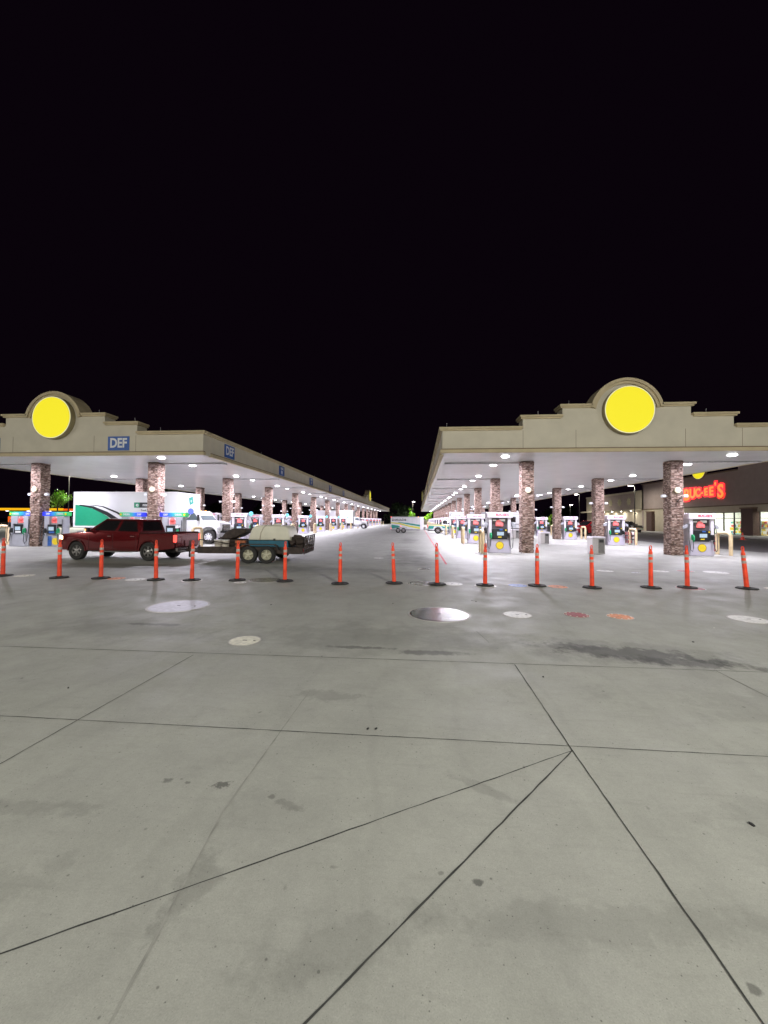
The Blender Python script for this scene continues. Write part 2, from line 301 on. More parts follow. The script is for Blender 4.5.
# ------------------------------------------------------------------ mesh helpers
class MB:
    def __init__(s): s.bm = bmesh.new(); s.T = Matrix.Identity(4)
    def _fin(s, vs):
        for v in vs: v.co = s.T @ v.co
    def box(s, x0, x1, y0, y1, z0, z1, bev=0, seg=1):
        r = bmesh.ops.create_cube(s.bm, size=1, matrix=Matrix.Translation(((x0+x1)/2, (y0+y1)/2, (z0+z1)/2)) @ Matrix.Diagonal((abs(x1-x0), abs(y1-y0), abs(z1-z0), 1)))
        vs = r['verts']
        if bev:
            es = list({e for v in vs for e in v.link_edges})
            q = bmesh.ops.bevel(s.bm, geom=es, offset=bev, segments=seg, affect='EDGES', profile=.5)
            vs = list({v for v in q['verts']} | {v for v in vs if v.is_valid})
        s._fin(vs); return s
    def prism(s, pts, y0, y1, bev=0, axis='y', seg=1, top=None):
        """extrude polygon pts[(a,b)] - axis y: (x,z) ; axis z: (x,y) ; axis x: (y,z). top: optional second outline"""
        def P(a, b, t):
            return Vector((a, t, b)) if axis == 'y' else (Vector((a, b, t)) if axis == 'z' else Vector((t, a, b)))
        A = [s.bm.verts.new(P(a, b, y0)) for a, b in pts]; B = [s.bm.verts.new(P(a, b, y1)) for a, b in (top or pts)]
        n = len(pts); fs = [s.bm.faces.new(A), s.bm.faces.new(B[::-1])]
        for i in range(n): fs.append(s.bm.faces.new((A[i], B[i], B[(i+1) % n], A[(i+1) % n])))
        bmesh.ops.recalc_face_normals(s.bm, faces=fs)
        vs = A+B
        if bev:
            es = list(set(list(fs[0].edges)+list(fs[1].edges)))
            q = bmesh.ops.bevel(s.bm, geom=es, offset=bev, segments=seg, affect='EDGES', profile=.5)
            vs = list({v for v in q['verts']} | {v for v in vs if v.is_valid})
        s._fin(vs); return s
    def quad(s, *p):
        vs = [s.bm.verts.new(Vector(q)) for q in p]; s.bm.faces.new(vs); s._fin(vs); return s
    def slab(s, pts, t):
        """thin plate from a 3-D outline, thickness t along its normal (outwards)"""
        P = [Vector(q) for q in pts]; n = (P[1]-P[0]).cross(P[2]-P[0]).normalized()*t
        A = [s.bm.verts.new(q) for q in P]; B = [s.bm.verts.new(q+n) for q in P]; k = len(P)
        fs = [s.bm.faces.new(A[::-1]), s.bm.faces.new(B)]
        for i in range(k): fs.append(s.bm.faces.new((A[i], A[(i+1) % k], B[(i+1) % k], B[i])))
        bmesh.ops.recalc_face_normals(s.bm, faces=fs); s._fin(A+B); return s
    def lathe(s, prof, c=(0, 0, 0), axis='z', n=20, cap=True):
        """prof [(r,h)]"""
        rings = []
        for r, h in prof:
            ring = []
            for i in range(n):
                a = 2*PI*i/n; u, v = r*math.cos(a), r*math.sin(a)
                p = {'z': (u, v, h), 'y': (u, h, v), 'x': (h, u, v)}[axis]
                ring.append(s.bm.verts.new(Vector(p)+Vector(c)))
            rings.append(ring)
        fs = []
        for a, b2 in zip(rings, rings[1:]):
            for i in range(n): fs.append(s.bm.faces.new((a[i], a[(i+1) % n], b2[(i+1) % n], b2[i])))
        if cap: fs += [s.bm.faces.new(rings[0]), s.bm.faces.new(rings[-1])]
        bmesh.ops.recalc_face_normals(s.bm, faces=fs)
        s._fin([v for r_ in rings for v in r_]); return s
    def cyl(s, c, r, h, axis='z', n=20): return s.lathe([(r, 0), (r, h)], c, axis, n)
    def tube(s, pts, r, n=8, r1=None):
        pts = [Vector(p) for p in pts]; rings = []; k = len(pts)
        for i, p in enumerate(pts):
            d = (pts[min(i+1, k-1)]-pts[max(i-1, 0)]).normalized()
            a = Vector((0, 0, 1)) if abs(d.z) < .9 else Vector((1, 0, 0))
            u = d.cross(a).normalized(); v = d.cross(u)
            rr = r if r1 is None else r+(r1-r)*i/(k-1)
            rings.append([s.bm.verts.new(p+u*rr*math.cos(2*PI*j/n)+v*rr*math.sin(2*PI*j/n)) for j in range(n)])
        fs = []
        for a, b2 in zip(rings, rings[1:]):
            for i in range(n): fs.append(s.bm.faces.new((a[i], a[(i+1) % n], b2[(i+1) % n], b2[i])))
        fs += [s.bm.faces.new(rings[0]), s.bm.faces.new(rings[-1])]
        bmesh.ops.recalc_face_normals(s.bm, faces=fs); s._fin([v for q in rings for v in q]); return s
    def text(s, body, size, M4, ext=.01, off=0, sx=1):
        cu = bpy.data.curves.new('t', 'FONT'); cu.body = body; cu.size = size; cu.extrude = ext; cu.offset = off
        cu.align_x = 'CENTER'; cu.align_y = 'CENTER'; cu.resolution_u = 3
        o = bpy.data.objects.new('t', cu); me = bpy.data.meshes.new_from_object(o)
        n0 = len(s.bm.verts); s.bm.from_mesh(me); s.bm.verts.ensure_lookup_table()
        X = s.T @ M4 @ Matrix.Diagonal((sx, 1, 1, 1))
        for v in s.bm.verts[n0:]: v.co = X @ v.co
        bpy.data.objects.remove(o); bpy.data.curves.remove(cu); bpy.data.meshes.remove(me); return s
    def build(s, name, mt, parent=None, smooth=False):
        me = bpy.data.meshes.new(name); s.bm.to_mesh(me); s.bm.free()
        if smooth:
            for p in me.polygons: p.use_smooth = True
            try: me.set_sharp_from_angle(angle=R(38))
            except Exception: pass
        me.materials.append(mt)
        o = bpy.data.objects.new(name, me); COL.objects.link(o)
        if parent: o.parent = parent
        return o

def tag(o, label, cat, group=None):
    o['label'] = label; o['category'] = cat
    if group: o['group'] = group
    return o
def thing(name, label, cat, loc=(0, 0, 0), rz=0, group=None):
    o = bpy.data.objects.new(name, None); COL.objects.link(o)
    o.location = loc; o.rotation_euler = (0, 0, rz); o.empty_display_size = .3
    return tag(o, label, cat, group)
def struct(o, stuff=False):
    o['kind'] = 'stuff' if stuff else 'structure'; return o
def kids(o): return KIDS.get(o.name, [c for c in bpy.data.objects if c.parent == o])
KIDS = {}
def dup(root, loc, rz=None, label=None, group=None, only=None):
    key = root.name
    if key not in KIDS:
        KIDS[key] = [c for c in bpy.data.objects if c.parent == root]
        for c in KIDS[key]: KIDS[c.name] = [g for g in bpy.data.objects if g.parent == c]
    r = root.copy(); COL.objects.link(r); r.location = loc
    if rz is not None: r.rotation_euler = (0, 0, rz)
    if label: r['label'] = label
    if group: r['group'] = group
    for ch in KIDS[key]:
        if only and ch.name.split('.')[0] not in only: continue
        c = ch.copy(); COL.objects.link(c); c.parent = r
        for g in KIDS[ch.name]:
            d = g.copy(); COL.objects.link(d); d.parent = c
    return r
def TX(x, y, z, rz=0): return Matrix.Translation((x, y, z)) @ Matrix.Rotation(rz, 4, 'Z') @ Matrix.Rotation(PI/2, 4, 'X')
ORD = ['front', 'second', 'third', 'fourth', 'fifth', 'sixth', 'seventh', 'eighth', 'ninth', 'tenth', 'eleventh', 'twelfth', 'thirteenth', 'fourteenth', 'fifteenth']

# ------------------------------------------------------------------ ground
def sheet(name, x0, x1, y0, y1, z, mt):
    return struct(MB().quad((x0, y0, z), (x1, y0, z), (x1, y1, z), (x0, y1, z)).build(name, mt))
sheet('ground', -700, 700, -300, 900, -.012, M['grassy'])
sheet('concrete_lot', -75, 60, -45, 165, 0, M['ground'])
sheet('asphalt_drive', 19.6, 35.9, 24, 160, .004, M['asphalt'])
# sidewalk in front of the shop, with a kerb
struct(MB().box(36.1, 40.0, 26, 100, 0, .15).build('sidewalk', M['sidewalk']))
struct(MB().box(35.9, 36.1, 26, 100, 0, .155, .02).build('kerb', M['kerb']))
# painted red lane line
mb = MB(); ys = [15.2+i*1.2 for i in range(48)]
for i in range(47):
    mb.quad((1.06, ys[i], .004), (1.14, ys[i], .004), (1.14, ys[i+1]-.02, .004), (1.06, ys[i+1]-.02, .004))
struct(mb.build('painted_line', M['redline']))
# slab joints
def joint(mb, a, b, w_, z=.003, step=.09):
    a = Vector((*a, z)); b = Vector((*b, z)); d = b-a; n = max(2, int(d.length/step)); s_ = Vector((-d.y, d.x, 0)).normalized()
    prev = None
    for i in range(n+1):
        p = a+d*i/n+s_*random.uniform(-.0022, .0022); h = w_*random.uniform(.5, 1.1)/2
        cur = (p-s_*h, p+s_*h)
        if prev: mb.quad(prev[0], cur[0], cur[1], prev[1])
        prev = cur
mb = MB()
for a, b, w_ in [((-14, 4.55), (14, 4.95), .011), ((-14, 2.98), (14, 3.16), .010), ((1.15, 4.74), (1.15, 3.02), .010), ((1.15, 3.02), (1.20, .2), .010),
                 ((1.15, 3.02), (-1.1, .49), .010), ((1.15, 3.02), (-1.72, 1.34), .0085), ((-2.78, 4.63), (-2.84, 3.0), .009), ((-2.84, 3.0), (-2.92, .5), .009),
                 ((3.41, 4.82), (3.43, .5), .009), ((1.0, 5.55), (.9, 6.1), .005)]:
    joint(mb, a, b, w_)
for y in (14.6, 24.6, 34.6, 45): joint(mb, (-9, y), (19, y), .012, step=1)
struct(mb.build('pavement_joint', M['joint']))
mb = MB()
for a, b, w_ in [((-1.06, 3.82), (-1.12, 2.2), .012), ((-1.12, 2.2), (-1.0, 1.0), .012)]: joint(mb, a, b, w_, z=.002)
struct(mb.build('pavement_seam', M['faintjoint']))

# ------------------------------------------------------------------ far setting: low hills of trees
def leaf_tree(name, label, x, y, h, r, mt, seed, trunk_h, n=420, ls=.35, group=None, clumps=9):
    rd = random.Random(seed)
    t = thing(name, label, 'tree', (x, y, 0), 0, group)
    mb = MB(); mb.tube([(0, 0, 0), (.04*h*rd.uniform(-.5, .5), 0, trunk_h*.6), (rd.uniform(-.1, .1), .05, h*.7)], .035*h, 8, .01*h)
    for i in range(5):
        a = rd.uniform(0, 2*PI); z0 = trunk_h*rd.uniform(.7, 1.1)
        mb.tube([(0, 0, z0), (r*.3*math.cos(a), r*.3*math.sin(a), z0+h*.14), (r*.65*math.cos(a), r*.65*math.sin(a), z0+h*.3)], .014*h, 6, .004*h)
    mb.build('trunk', M['bark'], t)
    cl = []
    for i in range(clumps):
        a = rd.uniform(0, 2*PI); q = rd.uniform(.1, .8)*r; z = trunk_h+(h-trunk_h)*rd.uniform(.12, .9)
        q *= 1-.55*max(0, (z-trunk_h)/(h-trunk_h)-.4)
        cl.append((q*math.cos(a), q*math.sin(a), z, r*rd.uniform(.25, .48)))
    mb = MB()
    for i in range(n):
        cx, cy, cz, cr_ = rd.choice(cl)
        d = Vector((rd.gauss(0, 1), rd.gauss(0, 1), rd.gauss(0, .8))).normalized()*cr_*rd.uniform(.3, 1.08)
        p = Vector((cx, cy, cz))+d
        u = Vector((rd.uniform(-1, 1), rd.uniform(-1, 1), rd.uniform(-.6, .6))).normalized()*ls*rd.uniform(.5, 1)
        v = u.cross(Vector((rd.uniform(-1, 1), rd.uniform(-1, 1), rd.uniform(-1, 1)))).normalized()*ls*.6
        mb.quad(p-u, p-v, p+u, p+v)
    mb.build('crown', mt, t)
    return t

# ------------------------------------------------------------------ canopies
def arc(cx, cz, r, a0, a1, n):
    return [(cx+r*math.cos(a0+(a1-a0)*i/n), cz+r*math.sin(a0+(a1-a0)*i/n)) for i in range(n+1)]
ZB, ZT, Z2, Z3 = 4.935, 6.09, 6.60, 7.07
def fascia(parent, origin, rz, L_, cx=None, inset=0, th=.7, h1=4.70, h2=2.92):
    """a stretch of stuccoed parapet: local x along it, -y outwards; stepped and domed about cx"""
    T = Matrix.Translation(origin) @ Matrix.Rotation(rz, 4, 'Z')
    a, b = inset, L_-inset
    ra = 1.56; zc = 6.63; dx = math.sqrt(ra*ra-(Z3-.1-zc)**2); aa = math.asin((Z3-.1-zc)/ra)
    pts = [(a, ZB), (b, ZB), (b, ZT-.1)]
    if cx is not None:
        pts += [(cx+h1-.14, ZT-.1), (cx+h1-.14, Z2-.1), (cx+h2-.14, Z2-.1), (cx+h2-.14, Z3-.1)]
        pts += arc(cx, zc, ra-.05, aa, PI-aa, 28)
        pts += [(cx-h2+.14, Z3-.1), (cx-h2+.14, Z2-.1), (cx-h1+.14, Z2-.1), (cx-h1+.14, ZT-.1)]
    pts += [(a, ZT-.1)]
    mb = MB(); mb.T = T; mb.prism(pts, 0, th); mb.build('fascia', M['stucco'], parent)
    if cx is not None and inset == 0:
        for q in (.22, .36, .64, .78):
            mb = MB(); mb.T = T; mb.box(q*L_-.008, q*L_+.008, -.002, .01, ZB+.16, ZT-.18); mb.build('control_joint', M['trimdark'], parent)
    mb = MB(); mb.T = T
    e = .15
    def cap(x0, x1, z, t=.16, o=e):      # two-step cornice
        mb.box(x0, x1, -o, th+.02, z-t*.55, z); mb.box(x0+.05 if x0 != a else x0, x1-.05 if x1 != b else x1, -o*.55, th+.01, z-t, z-t*.55-.002)
    A = a-(e if inset == 0 else 0); B = b+(e if inset == 0 else 0)
    if cx is None: cap(A, B, ZT)
    else:
        cap(A, cx-h1+.12, ZT); cap(cx+h1-.12, B, ZT)
        cap(cx-h1, cx-h2+.12, Z2); cap(cx+h2-.12, cx+h1, Z2)
        cap(cx-h2, cx-dx+.03, Z3); cap(cx+dx-.03, cx+h2, Z3)
        for ro, ri, yo in ((ra+.03, ra-.10, -e), (ra-.10, ra-.22, -e*.5)):
            ring = arc(cx, zc, ro, aa*.8, PI-aa*.8, 28)+arc(cx, zc, ri, PI-aa*.8, aa*.8, 28)
            mb.prism(ring, yo, th+.02 if ri > ra-.15 else .01)
    mb.build('cornice', M['trim'], parent)
    mb = MB(); mb.T = T; mb.box(A if inset else -.1, B if inset else L_+.1, -.10, .10, ZB-.045, ZB+.10); mb.build('lower_trim', M['trim'], parent)
    mb = MB(); mb.T = T; mb.box(A if inset else -.05, B if inset else L_+.05, -.05, .12, ZB+.102, ZB+.15); mb.build('trim_shadow_strip', M['trimdark'], parent)  # dark brown strip paints the thin shadow line above the lower trim

def area_light(name, p, size, power, colr, parent=None, shape='DISK', sy=None, rot=None):
    k = (name, size, power)
    if k not in LD:
        l = bpy.data.lights.new(name, 'AREA'); l.shape = shape; l.size = size; l.energy = power; l.color = colr
        if sy: l.size_y = sy
        LD[k] = l
    o = bpy.data.objects.new(name, LD[k]); COL.objects.link(o); o.location = p
    if rot: o.rotation_euler = rot
    if parent: o.parent = parent
    return o
LD = {}
NROW = 15; YF = 18.4; YE = 143.5
def canopy(side):
    right = side == 'right'
    x0, x1, cx = (1.12, 18.0, 9.38) if right else (-27.0, -10.72, -18.8)
    cols = (5.82, 13.29) if right else (-15.08, -22.37)
    Y0, S = (21.5, 8.535) if right else (21.1, 8.455)
    lab = ('long cream canopy on stone columns, right of the open lane and nearest the shop' if right else
           'long cream canopy with blue lettered signs, left of the open lane')
    t = thing('fuel_canopy', lab, 'gas canopy', (0, 0, 0), 0, None)
    # soffit and roof
    MB().box(x0+.11, x1-.11, YF+.11, YE-.11, 4.905, 4.932).build('soffit', M['soffit'], t)
    MB().box(x0+.71, x1-.71, YF+.71, YE-.71, 5.55, 5.62).build('roof', M['greymetal'], t)
    fascia(t, (x0, YF, 0), 0, x1-x0, cx-x0)
    fascia(t, (x1, YE, 0), PI, x1-x0, x1-cx)
    Ls = YE-YF
    fascia(t, (x1, YF, 0), PI/2, Ls, 83.6-YF, inset=.7)
    fascia(t, (x0, YE, 0), -PI/2, Ls, YE-83.6, inset=.7)
    for k in range(NROW):
        y = Y0+S*k; cl, ch_ = min(cols), max(cols)
        MB().box(x0+.34, cl-.4, y+.05, y+.45, 4.83, 4.904).build('soffit_bulkhead', M['beam'], t)
        MB().box(ch_+.4, x1-.34, y+.05, y+.45, 4.83, 4.904).build('soffit_bulkhead', M['beam'], t)
    # columns
    c0 = MB(); rd = random.Random(3)
    w_, d_ = .298, .295
    c0.box(-w_+.02, w_-.02, -d_+.02, d_-.02, 0, 4.903)
    z = 0
    while z < 4.85:                                 # projecting ledge stones, course by course
        h = rd.choice((.05, .07, .09, .11)); h = min(h, 4.90-z)
        for sgn in (-1, 1):
            for ax in (0, 1):
                q = -w_ if ax == 0 else -d_; lim = -q
                while q < lim-.01:
                    l_ = min(rd.uniform(.12, .3), lim-q); o_ = rd.uniform(.0, .035)
                    if ax == 0:
                        ya, yb = sorted((sgn*(d_-.025), sgn*(d_+o_))); c0.box(q, q+l_-.006, ya, yb, z, z+h-.006)
                    else:
                        xa, xb = sorted((sgn*(w_-.025), sgn*(w_+o_))); c0.box(xa, xb, q, q+l_-.006, z+.001, z+h-.007)
                    q += l_
        z += h
    col0 = c0.build('column', M['stone'], t)
    sp_ = MB().lathe([(.15, 0), (.15, -.05), (.10, -.07)], (0, 0, 0), 'y', 20).build('speaker', M['speaker'])
    cm = MB(); cm.tube([(0, 0, 0), (.12, 0, .02)], .02, 6); cm.box(.08, .30, -.07, .07, -.06, .08, .02); cm.T = Matrix.Rotation(0, 4, 'Z')
    cam0 = cm.build('security_camera', M['camwhite'])
    cb_ = MB().tube([(0, 0, 0), (-.06, -.02, -.12), (-.22, -.02, -.25), (-.28, 0, -.5)], .018, 6).build('camera_cable', M['darkmetal'])
    first = True
    ri = 0
    for k in range(NROW):
        for cxx in cols:
            if first: c = col0; first = False
            else: c = col0.copy(); COL.objects.link(c); c.parent = t
            c.location = (cxx, Y0+S*k, 0)
            if k < 7:
                lst = ([(sp_, (0, -.345, 3.35), 0)] if k == 0 else [])+[(cam0, (-.345, -.1, 3.05), PI), (cam0, (.345, -.1, 3.05), 0)]
                if cxx in (cols[1], ) : lst.append((cb_, (.2, -.36, 3.05), 0))
                for src, lc, rz in lst:
                    q = src.copy(); COL.objects.link(q); q.parent = c; q.location = lc; q.rotation_euler = (0, 0, rz)
    for q in (sp_, cam0, cb_): bpy.data.objects.remove(q)
    # downlights: two per bay in two lines
    lx = (4.3, 14.8) if right else (-13.55, -23.3)
    hs = MB().lathe([(.19, 0), (.18, -.025), (.14, -.045), (.05, -.055)], n=20).build('canopy_light', M['lens'], t, True)
    first = True
    for k in range(NROW):
        for yy in ((19.65, 22.7) if right else (19.3, 22.15)):
            y = yy+S*k
            if y > YE-1: continue
            for x in lx:
                if first: h = hs; first = False
                else: h = hs.copy(); COL.objects.link(h); h.parent = t
                h.location = (x, y, 4.904)
                area_light('canopy_lamp', (0, 0, -.062), .24, CANOPY_W, CANOPY_C, h)
    # thin air terminals on the parapet
    for x, y, z_ in ([(1.35, YF+.3, ZT), (5.6, YF+.3, Z2), (7.0, YF+.3, Z3), (13.0, YF+.3, Z2), (16.0, YF+.3, ZT)] if right else
                     [(-13.2, YF+.3, ZT), (-14.6, YF+.3, Z2), (-10.9, 26, ZT), (-10.9, 40, ZT), (-10.9, 55, ZT), (-16.6, YF+.3, Z3)]):
        MB().tube([(x, y, z_-.01), (x, y, z_+.28)], .008, 5).build('lightning_rod', M['greymetal'], t)
    return t
canopy('right'); canopy('left')

# round lit signs on the domes (flat yellow discs; the mascot is left out)
def round_sign(loc, rz, label, r=1.08):
    t = thing('round_sign', label, 'sign', loc, rz, 'round yellow lit signs')
    MB().lathe([(r*.985, .012), (r, 0), (r, -.26), (r*.985, -.27)], axis='y', n=64).build('sign_can', M['can'], t, True)
    MB().lathe([(r*.985, -.271), (r*.985, -.285), (r*.955, -.285), (r*.955, -.271)], axis='y', n=64, cap=False).build('sign_rim', M['rimwhite'], t)
    MB().lathe([(r*.955, -.271), (r*.955, -.282)], axis='y', n=64).build('sign_face', M['yellowface'], t)
    return t
round_sign((9.40, YF-.02, 6.73), 0, 'round yellow lit sign on the front dome of the right canopy')
round_sign((-18.70, YF-.02, 6.82), 0, 'round yellow lit sign on the front dome of the left canopy')
round_sign((-10.7, 83.6, 6.88), PI/2, 'round yellow lit sign seen edge-on, far down the left canopy side')
round_sign((1.10, 83.6, 6.88), -PI/2, 'round sign seen edge-on, far down the side of the right canopy')

def blue_sign(loc, rz, label, lines, w_=1.16, h_=.72):
    t = thing('lettered_sign', label, 'sign', loc, rz, 'blue lettered signs on the left canopy')
    MB().box(-w_/2, w_/2, -.03, -.001, -h_/2, h_/2, .006).build('sign_board', M['blue'], t)
    mb = MB()
    for s_, sz, zz, sx in lines: mb.text(s_, sz, TX(0, -.036, zz), .004, sz*.03, sx)
    mb.build('lettering', M['signwhite'], t)
blue_sign((-15.22, YF-.002, 5.50), 0, 'blue DEF sign on the canopy front between the dome and the corner', [('DEF', .66, 0, .82)])
blue_sign((-22.45, YF-.002, 5.50), 0, 'blue DEF sign cut by the left edge of the photo', [('DEF', .66, 0, .82)])
for k in range(5):
    L2 = [('DEF', .66, 0, .82)] if k == 0 else [('DIESEL', .24, .17, .95), ('RV', .38, -.14, .9)]
    blue_sign((-10.718, 21.1+8.455*k, 5.50), PI/2,
              ['blue DEF sign on the lane side of the left canopy, nearest the corner', 'narrow-looking blue sign, second along the lane side of the left canopy',
               'small blue sign, third along the lane side of the left canopy', 'small blue sign, fourth along the lane side of the left canopy',
               'tiny blue sign, fifth and farthest along the lane side of the left canopy'][k], L2)

# ------------------------------------------------------------------ fuel pumps
def make_pump(label):
    t = thing('fuel_pump', label, 'fuel pump', (0, 0, 0), 0, 'fuel pumps under the canopies')
    MB().box(-.58, .58, -.27, .27, 0, .72, .015).build('lower_cabinet', M['lavender'], t)
    for s in (-1, 1): MB().box(s*.50-.08, s*.50+.08, -.27, .27, .722, 1.86, .01).build('side_post', M['pumpwhite'], t)
    MB().box(-.418, .418, -.16, .16, .722, 1.858).build('upper_cabinet', M['smoke'], t)
    MB().box(-.66, .66, -.33, .33, 1.862, 2.16, .02).build('header', M['pumpwhite'], t)
    for s in (-1, 1):
        T = Matrix.Identity(4) if s == -1 else Matrix.Rotation(PI, 4, 'Z')
        mb = MB(); mb.T = T; mb.text("BUC-EE'S", .17, TX(.12, -.335, 2.03), .004, .004); mb.build('header_lettering', M['redtext'], t)
        mb = MB(); mb.T = T; mb.box(-.40, .40, -.33, -.165, .76, 1.30, .02); p = mb.build('control_panel', M['pumpdark'], t)
        mb = MB(); mb.T = T; mb.box(-.15, .20, -.345, -.331, .93, 1.12); mb.build('screen', M['screen'], p)
        mb = MB(); mb.T = T; mb.box(-.10, .08, -.342, -.331, .82, .87); mb.box(.27, .34, -.342, -.331, 1.18, 1.25); mb.build('keypad', M['badge'], p)
        mb = MB(); mb.T = T; mb.box(-.02, .14, -.342, -.331, 1.20, 1.27); mb.build('sticker', M['bluelid'], p)
        mb = MB(); mb.T = T
        mb.lathe([(.13, -.18), (.16, -.20), (.15, -.215)], (-.04, 0, 1.60), 'y', 14); mb.box(-.20, .20, -.20, -.162, 1.42, 1.62, .03); mb.build('advert', M['pink'], t)
        mb = MB(); mb.T = T; mb.box(.0, .30, -.18, -.163, 1.68, 1.80); mb.box(-.34, -.16, -.18, -.163, 1.70, 1.76); mb.build('advert_strip', M['advwhite'], t)
        mb = MB(); mb.T = T; mb.lathe([(.19, -.272), (.19, -.285)], (0, 0, .40), 'y', 28); b_ = mb.build('badge', M['badge'], t)
        mb = MB(); mb.T = T; mb.lathe([(.208, -.2715), (.208, -.280), (.19, -.280), (.19, -.2715)], (0, 0, .40), 'y', 28, cap=False); mb.build('badge_rim', M['badgerim'], b_)
        for sx, mt_, nm in ((-.47, M['green'], 'nozzle'), (.47, M['blacknozzle'], 'nozzle')):
            mb = MB(); mb.T = T
            mb.box(sx-.06, sx+.06, -.36, -.272, .80, 1.08, .02); mb.tube([(sx, -.34, 1.05), (sx, -.40, .98), (sx, -.42, .80), (sx, -.36, .72)], .028, 7)
            mb.box(sx-.035, sx+.035, -.43, -.37, .83, 1.0, .01); n_ = mb.build(nm, mt_, t)
        for sx in (-.47, .47):
            o_ = .12 if sx > 0 else -.12
            mb = MB(); mb.T = T
            P = [(sx, -.36, .72), (sx+o_*.3, -.42, .40), (sx+o_*.8, -.44, .22), (sx+o_*1.4, -.42, .30), (sx+o_*1.7, -.36, .8), (sx+o_*1.5, -.32, 1.3), (sx+o_*.9, -.28, 1.62)]
            mb.tube(P, .017, 6); mb.build('hose', M['hose'], t, True)
        for sx in (-1, 1):
            mb = MB(); mb.T = T; mb.prism([(sx*.60, 1.66), (sx*.86, 1.50), (sx*.86, 1.36), (sx*.60, 1.44)], -.20, -.14); mb.build('hose_arm', M['pumpgrey'], t)
    return t
def make_diesel(label, flip):
    """grey dispenser with a wide printed header band held on two posts"""
    t = thing('diesel_pump', label, 'fuel pump', (0, 0, 0), 0, 'diesel pumps with green and blue headers')
    k = -1 if flip else 1
    MB().box(-.62, .62, -.27, .27, 0, .70, .015).build('lower_cabinet', M['pumpgrey'], t)
    mb = MB()
    mb.box(.40*k-.16, .40*k+.16, -.25, .25, .702, 1.79, .01); mb.box(-.56*k-.06, -.56*k+.06, -.2, .2, .702, 1.79, .01)
    mb.box(-.5*k-.04 if k > 0 else .5-.30, -.5*k+.30 if k > 0 else .5+.04, -.2, .2, 1.32, 1.78, .01)
    mb.build('upper_cabinet', M['pumpgrey'], t)
    MB().box(-.24, .24, -.12, .12, 1.3, 1.78).build('back_panel', M['pumpwhite'], t)
    MB().box(-.79, .79, -.16, .16, 1.795, 2.03, .02).build('header', M['gradB' if flip else 'gradA'], t)
    mb = MB(); mb.text('DIESEL', .15, TX(-.35*k, -.166, 1.91), .004, .003); mb.text('DEF', .15, TX(.42*k, -.166, 1.91), .004, .003)
    mb.build('header_lettering', M['signwhite'], t)
    mb = MB(); mb.lathe([(.06, -.162), (.06, -.172)], (-.70*k, 0, 1.91), 'y', 14); mb.build('header_dot', M['badge'], t)
    p = MB().box(-.30, .26, -.31, -.272, .74, 1.30, .02).build('control_panel', M['pumpdark'], t)
    MB().box(-.20, .12, -.325, -.311, .95, 1.16).build('screen', M['screen'], p)
    MB().box(-.18, .16, -.322, -.311, .80, .90).build('sticker', M['advwhite' if not flip else 'bluelid'], p)
    mb = MB(); mb.lathe([(.14, -.122), (.14, -.15)], (-.02, 0, 1.60), 'y', 14); mb.box(-.20, .16, -.15, -.122, 1.38, 1.62, .03); mb.build('advert', M['pink'], t)
    if flip:
        mb = MB(); mb.lathe([(.20, -.272), (.20, -.285)], (.20, 0, .32), 'y', 26); mb.build('badge', M['badge'], t)
        MB().box(-.28, -.04, -.282, -.271, .06, .62).build('blue_panel', M['bluelid'], t)
    for sx, mt_ in ((.42, 'green'), (-.42, 'blacknozzle')):
        mb = MB(); mb.box(sx-.06, sx+.06, -.36, -.272, .80, 1.08, .02); mb.tube([(sx, -.34, 1.05), (sx, -.41, .98), (sx, -.43, .8), (sx, -.36, .70)], .03, 7)
        mb.build('nozzle', M[mt_], t)
        mb = MB(); mb.tube([(sx, -.36, .70), (sx*1.1, -.42, .35), (sx*1.3, -.44, .18), (sx*1.55, -.40, .35), (sx*1.6, -.34, 1.0), (sx*1.4, -.26, 1.6)], .02, 6)
        mb.build('hose', M['hose'], t, True)
    return t
def number_disc(t, mt_='aqua', x=.84):
    d = MB().lathe([(.17, -.02), (.17, .02)], (x, 0, 2.12), 'y', 24).build('number_disc', M[mt_], t)
    MB().tube([(x, .03, 2.0), (x-.12, .03, 1.8), (x-.30, .03, 1.7)], .02, 6).build('disc_bracket', M['pumpwhite'], d)

big = {'lower_cabinet', 'side_post', 'upper_cabinet', 'header', 'control_panel', 'advert', 'header_lettering', 'badge', 'nozzle', 'number_disc'}
far = {'lower_cabinet', 'side_post', 'upper_cabinet', 'header', 'control_panel', 'advert'}
def only(k): return None if k < 4 else (big if k < 8 else far)
pump0 = make_pump('white fuel pump left of the front column, nearest pump of the right canopy')
used = False
for k in range(NROW):
    y = 21.35+8.535*k
    for j, x in enumerate((4.33, 14.40)):
        lb = ('white fuel pump on the lane side of the %s island under the right canopy' if j == 0 else
              'white fuel pump on the shop side of the %s island under the right canopy') % ORD[k]
        if not used: pump0.location = (x, y, 0); pump0['label'] = lb; used = True
        else: dup(pump0, (x, y, 0), 0, lb, only=only(k))
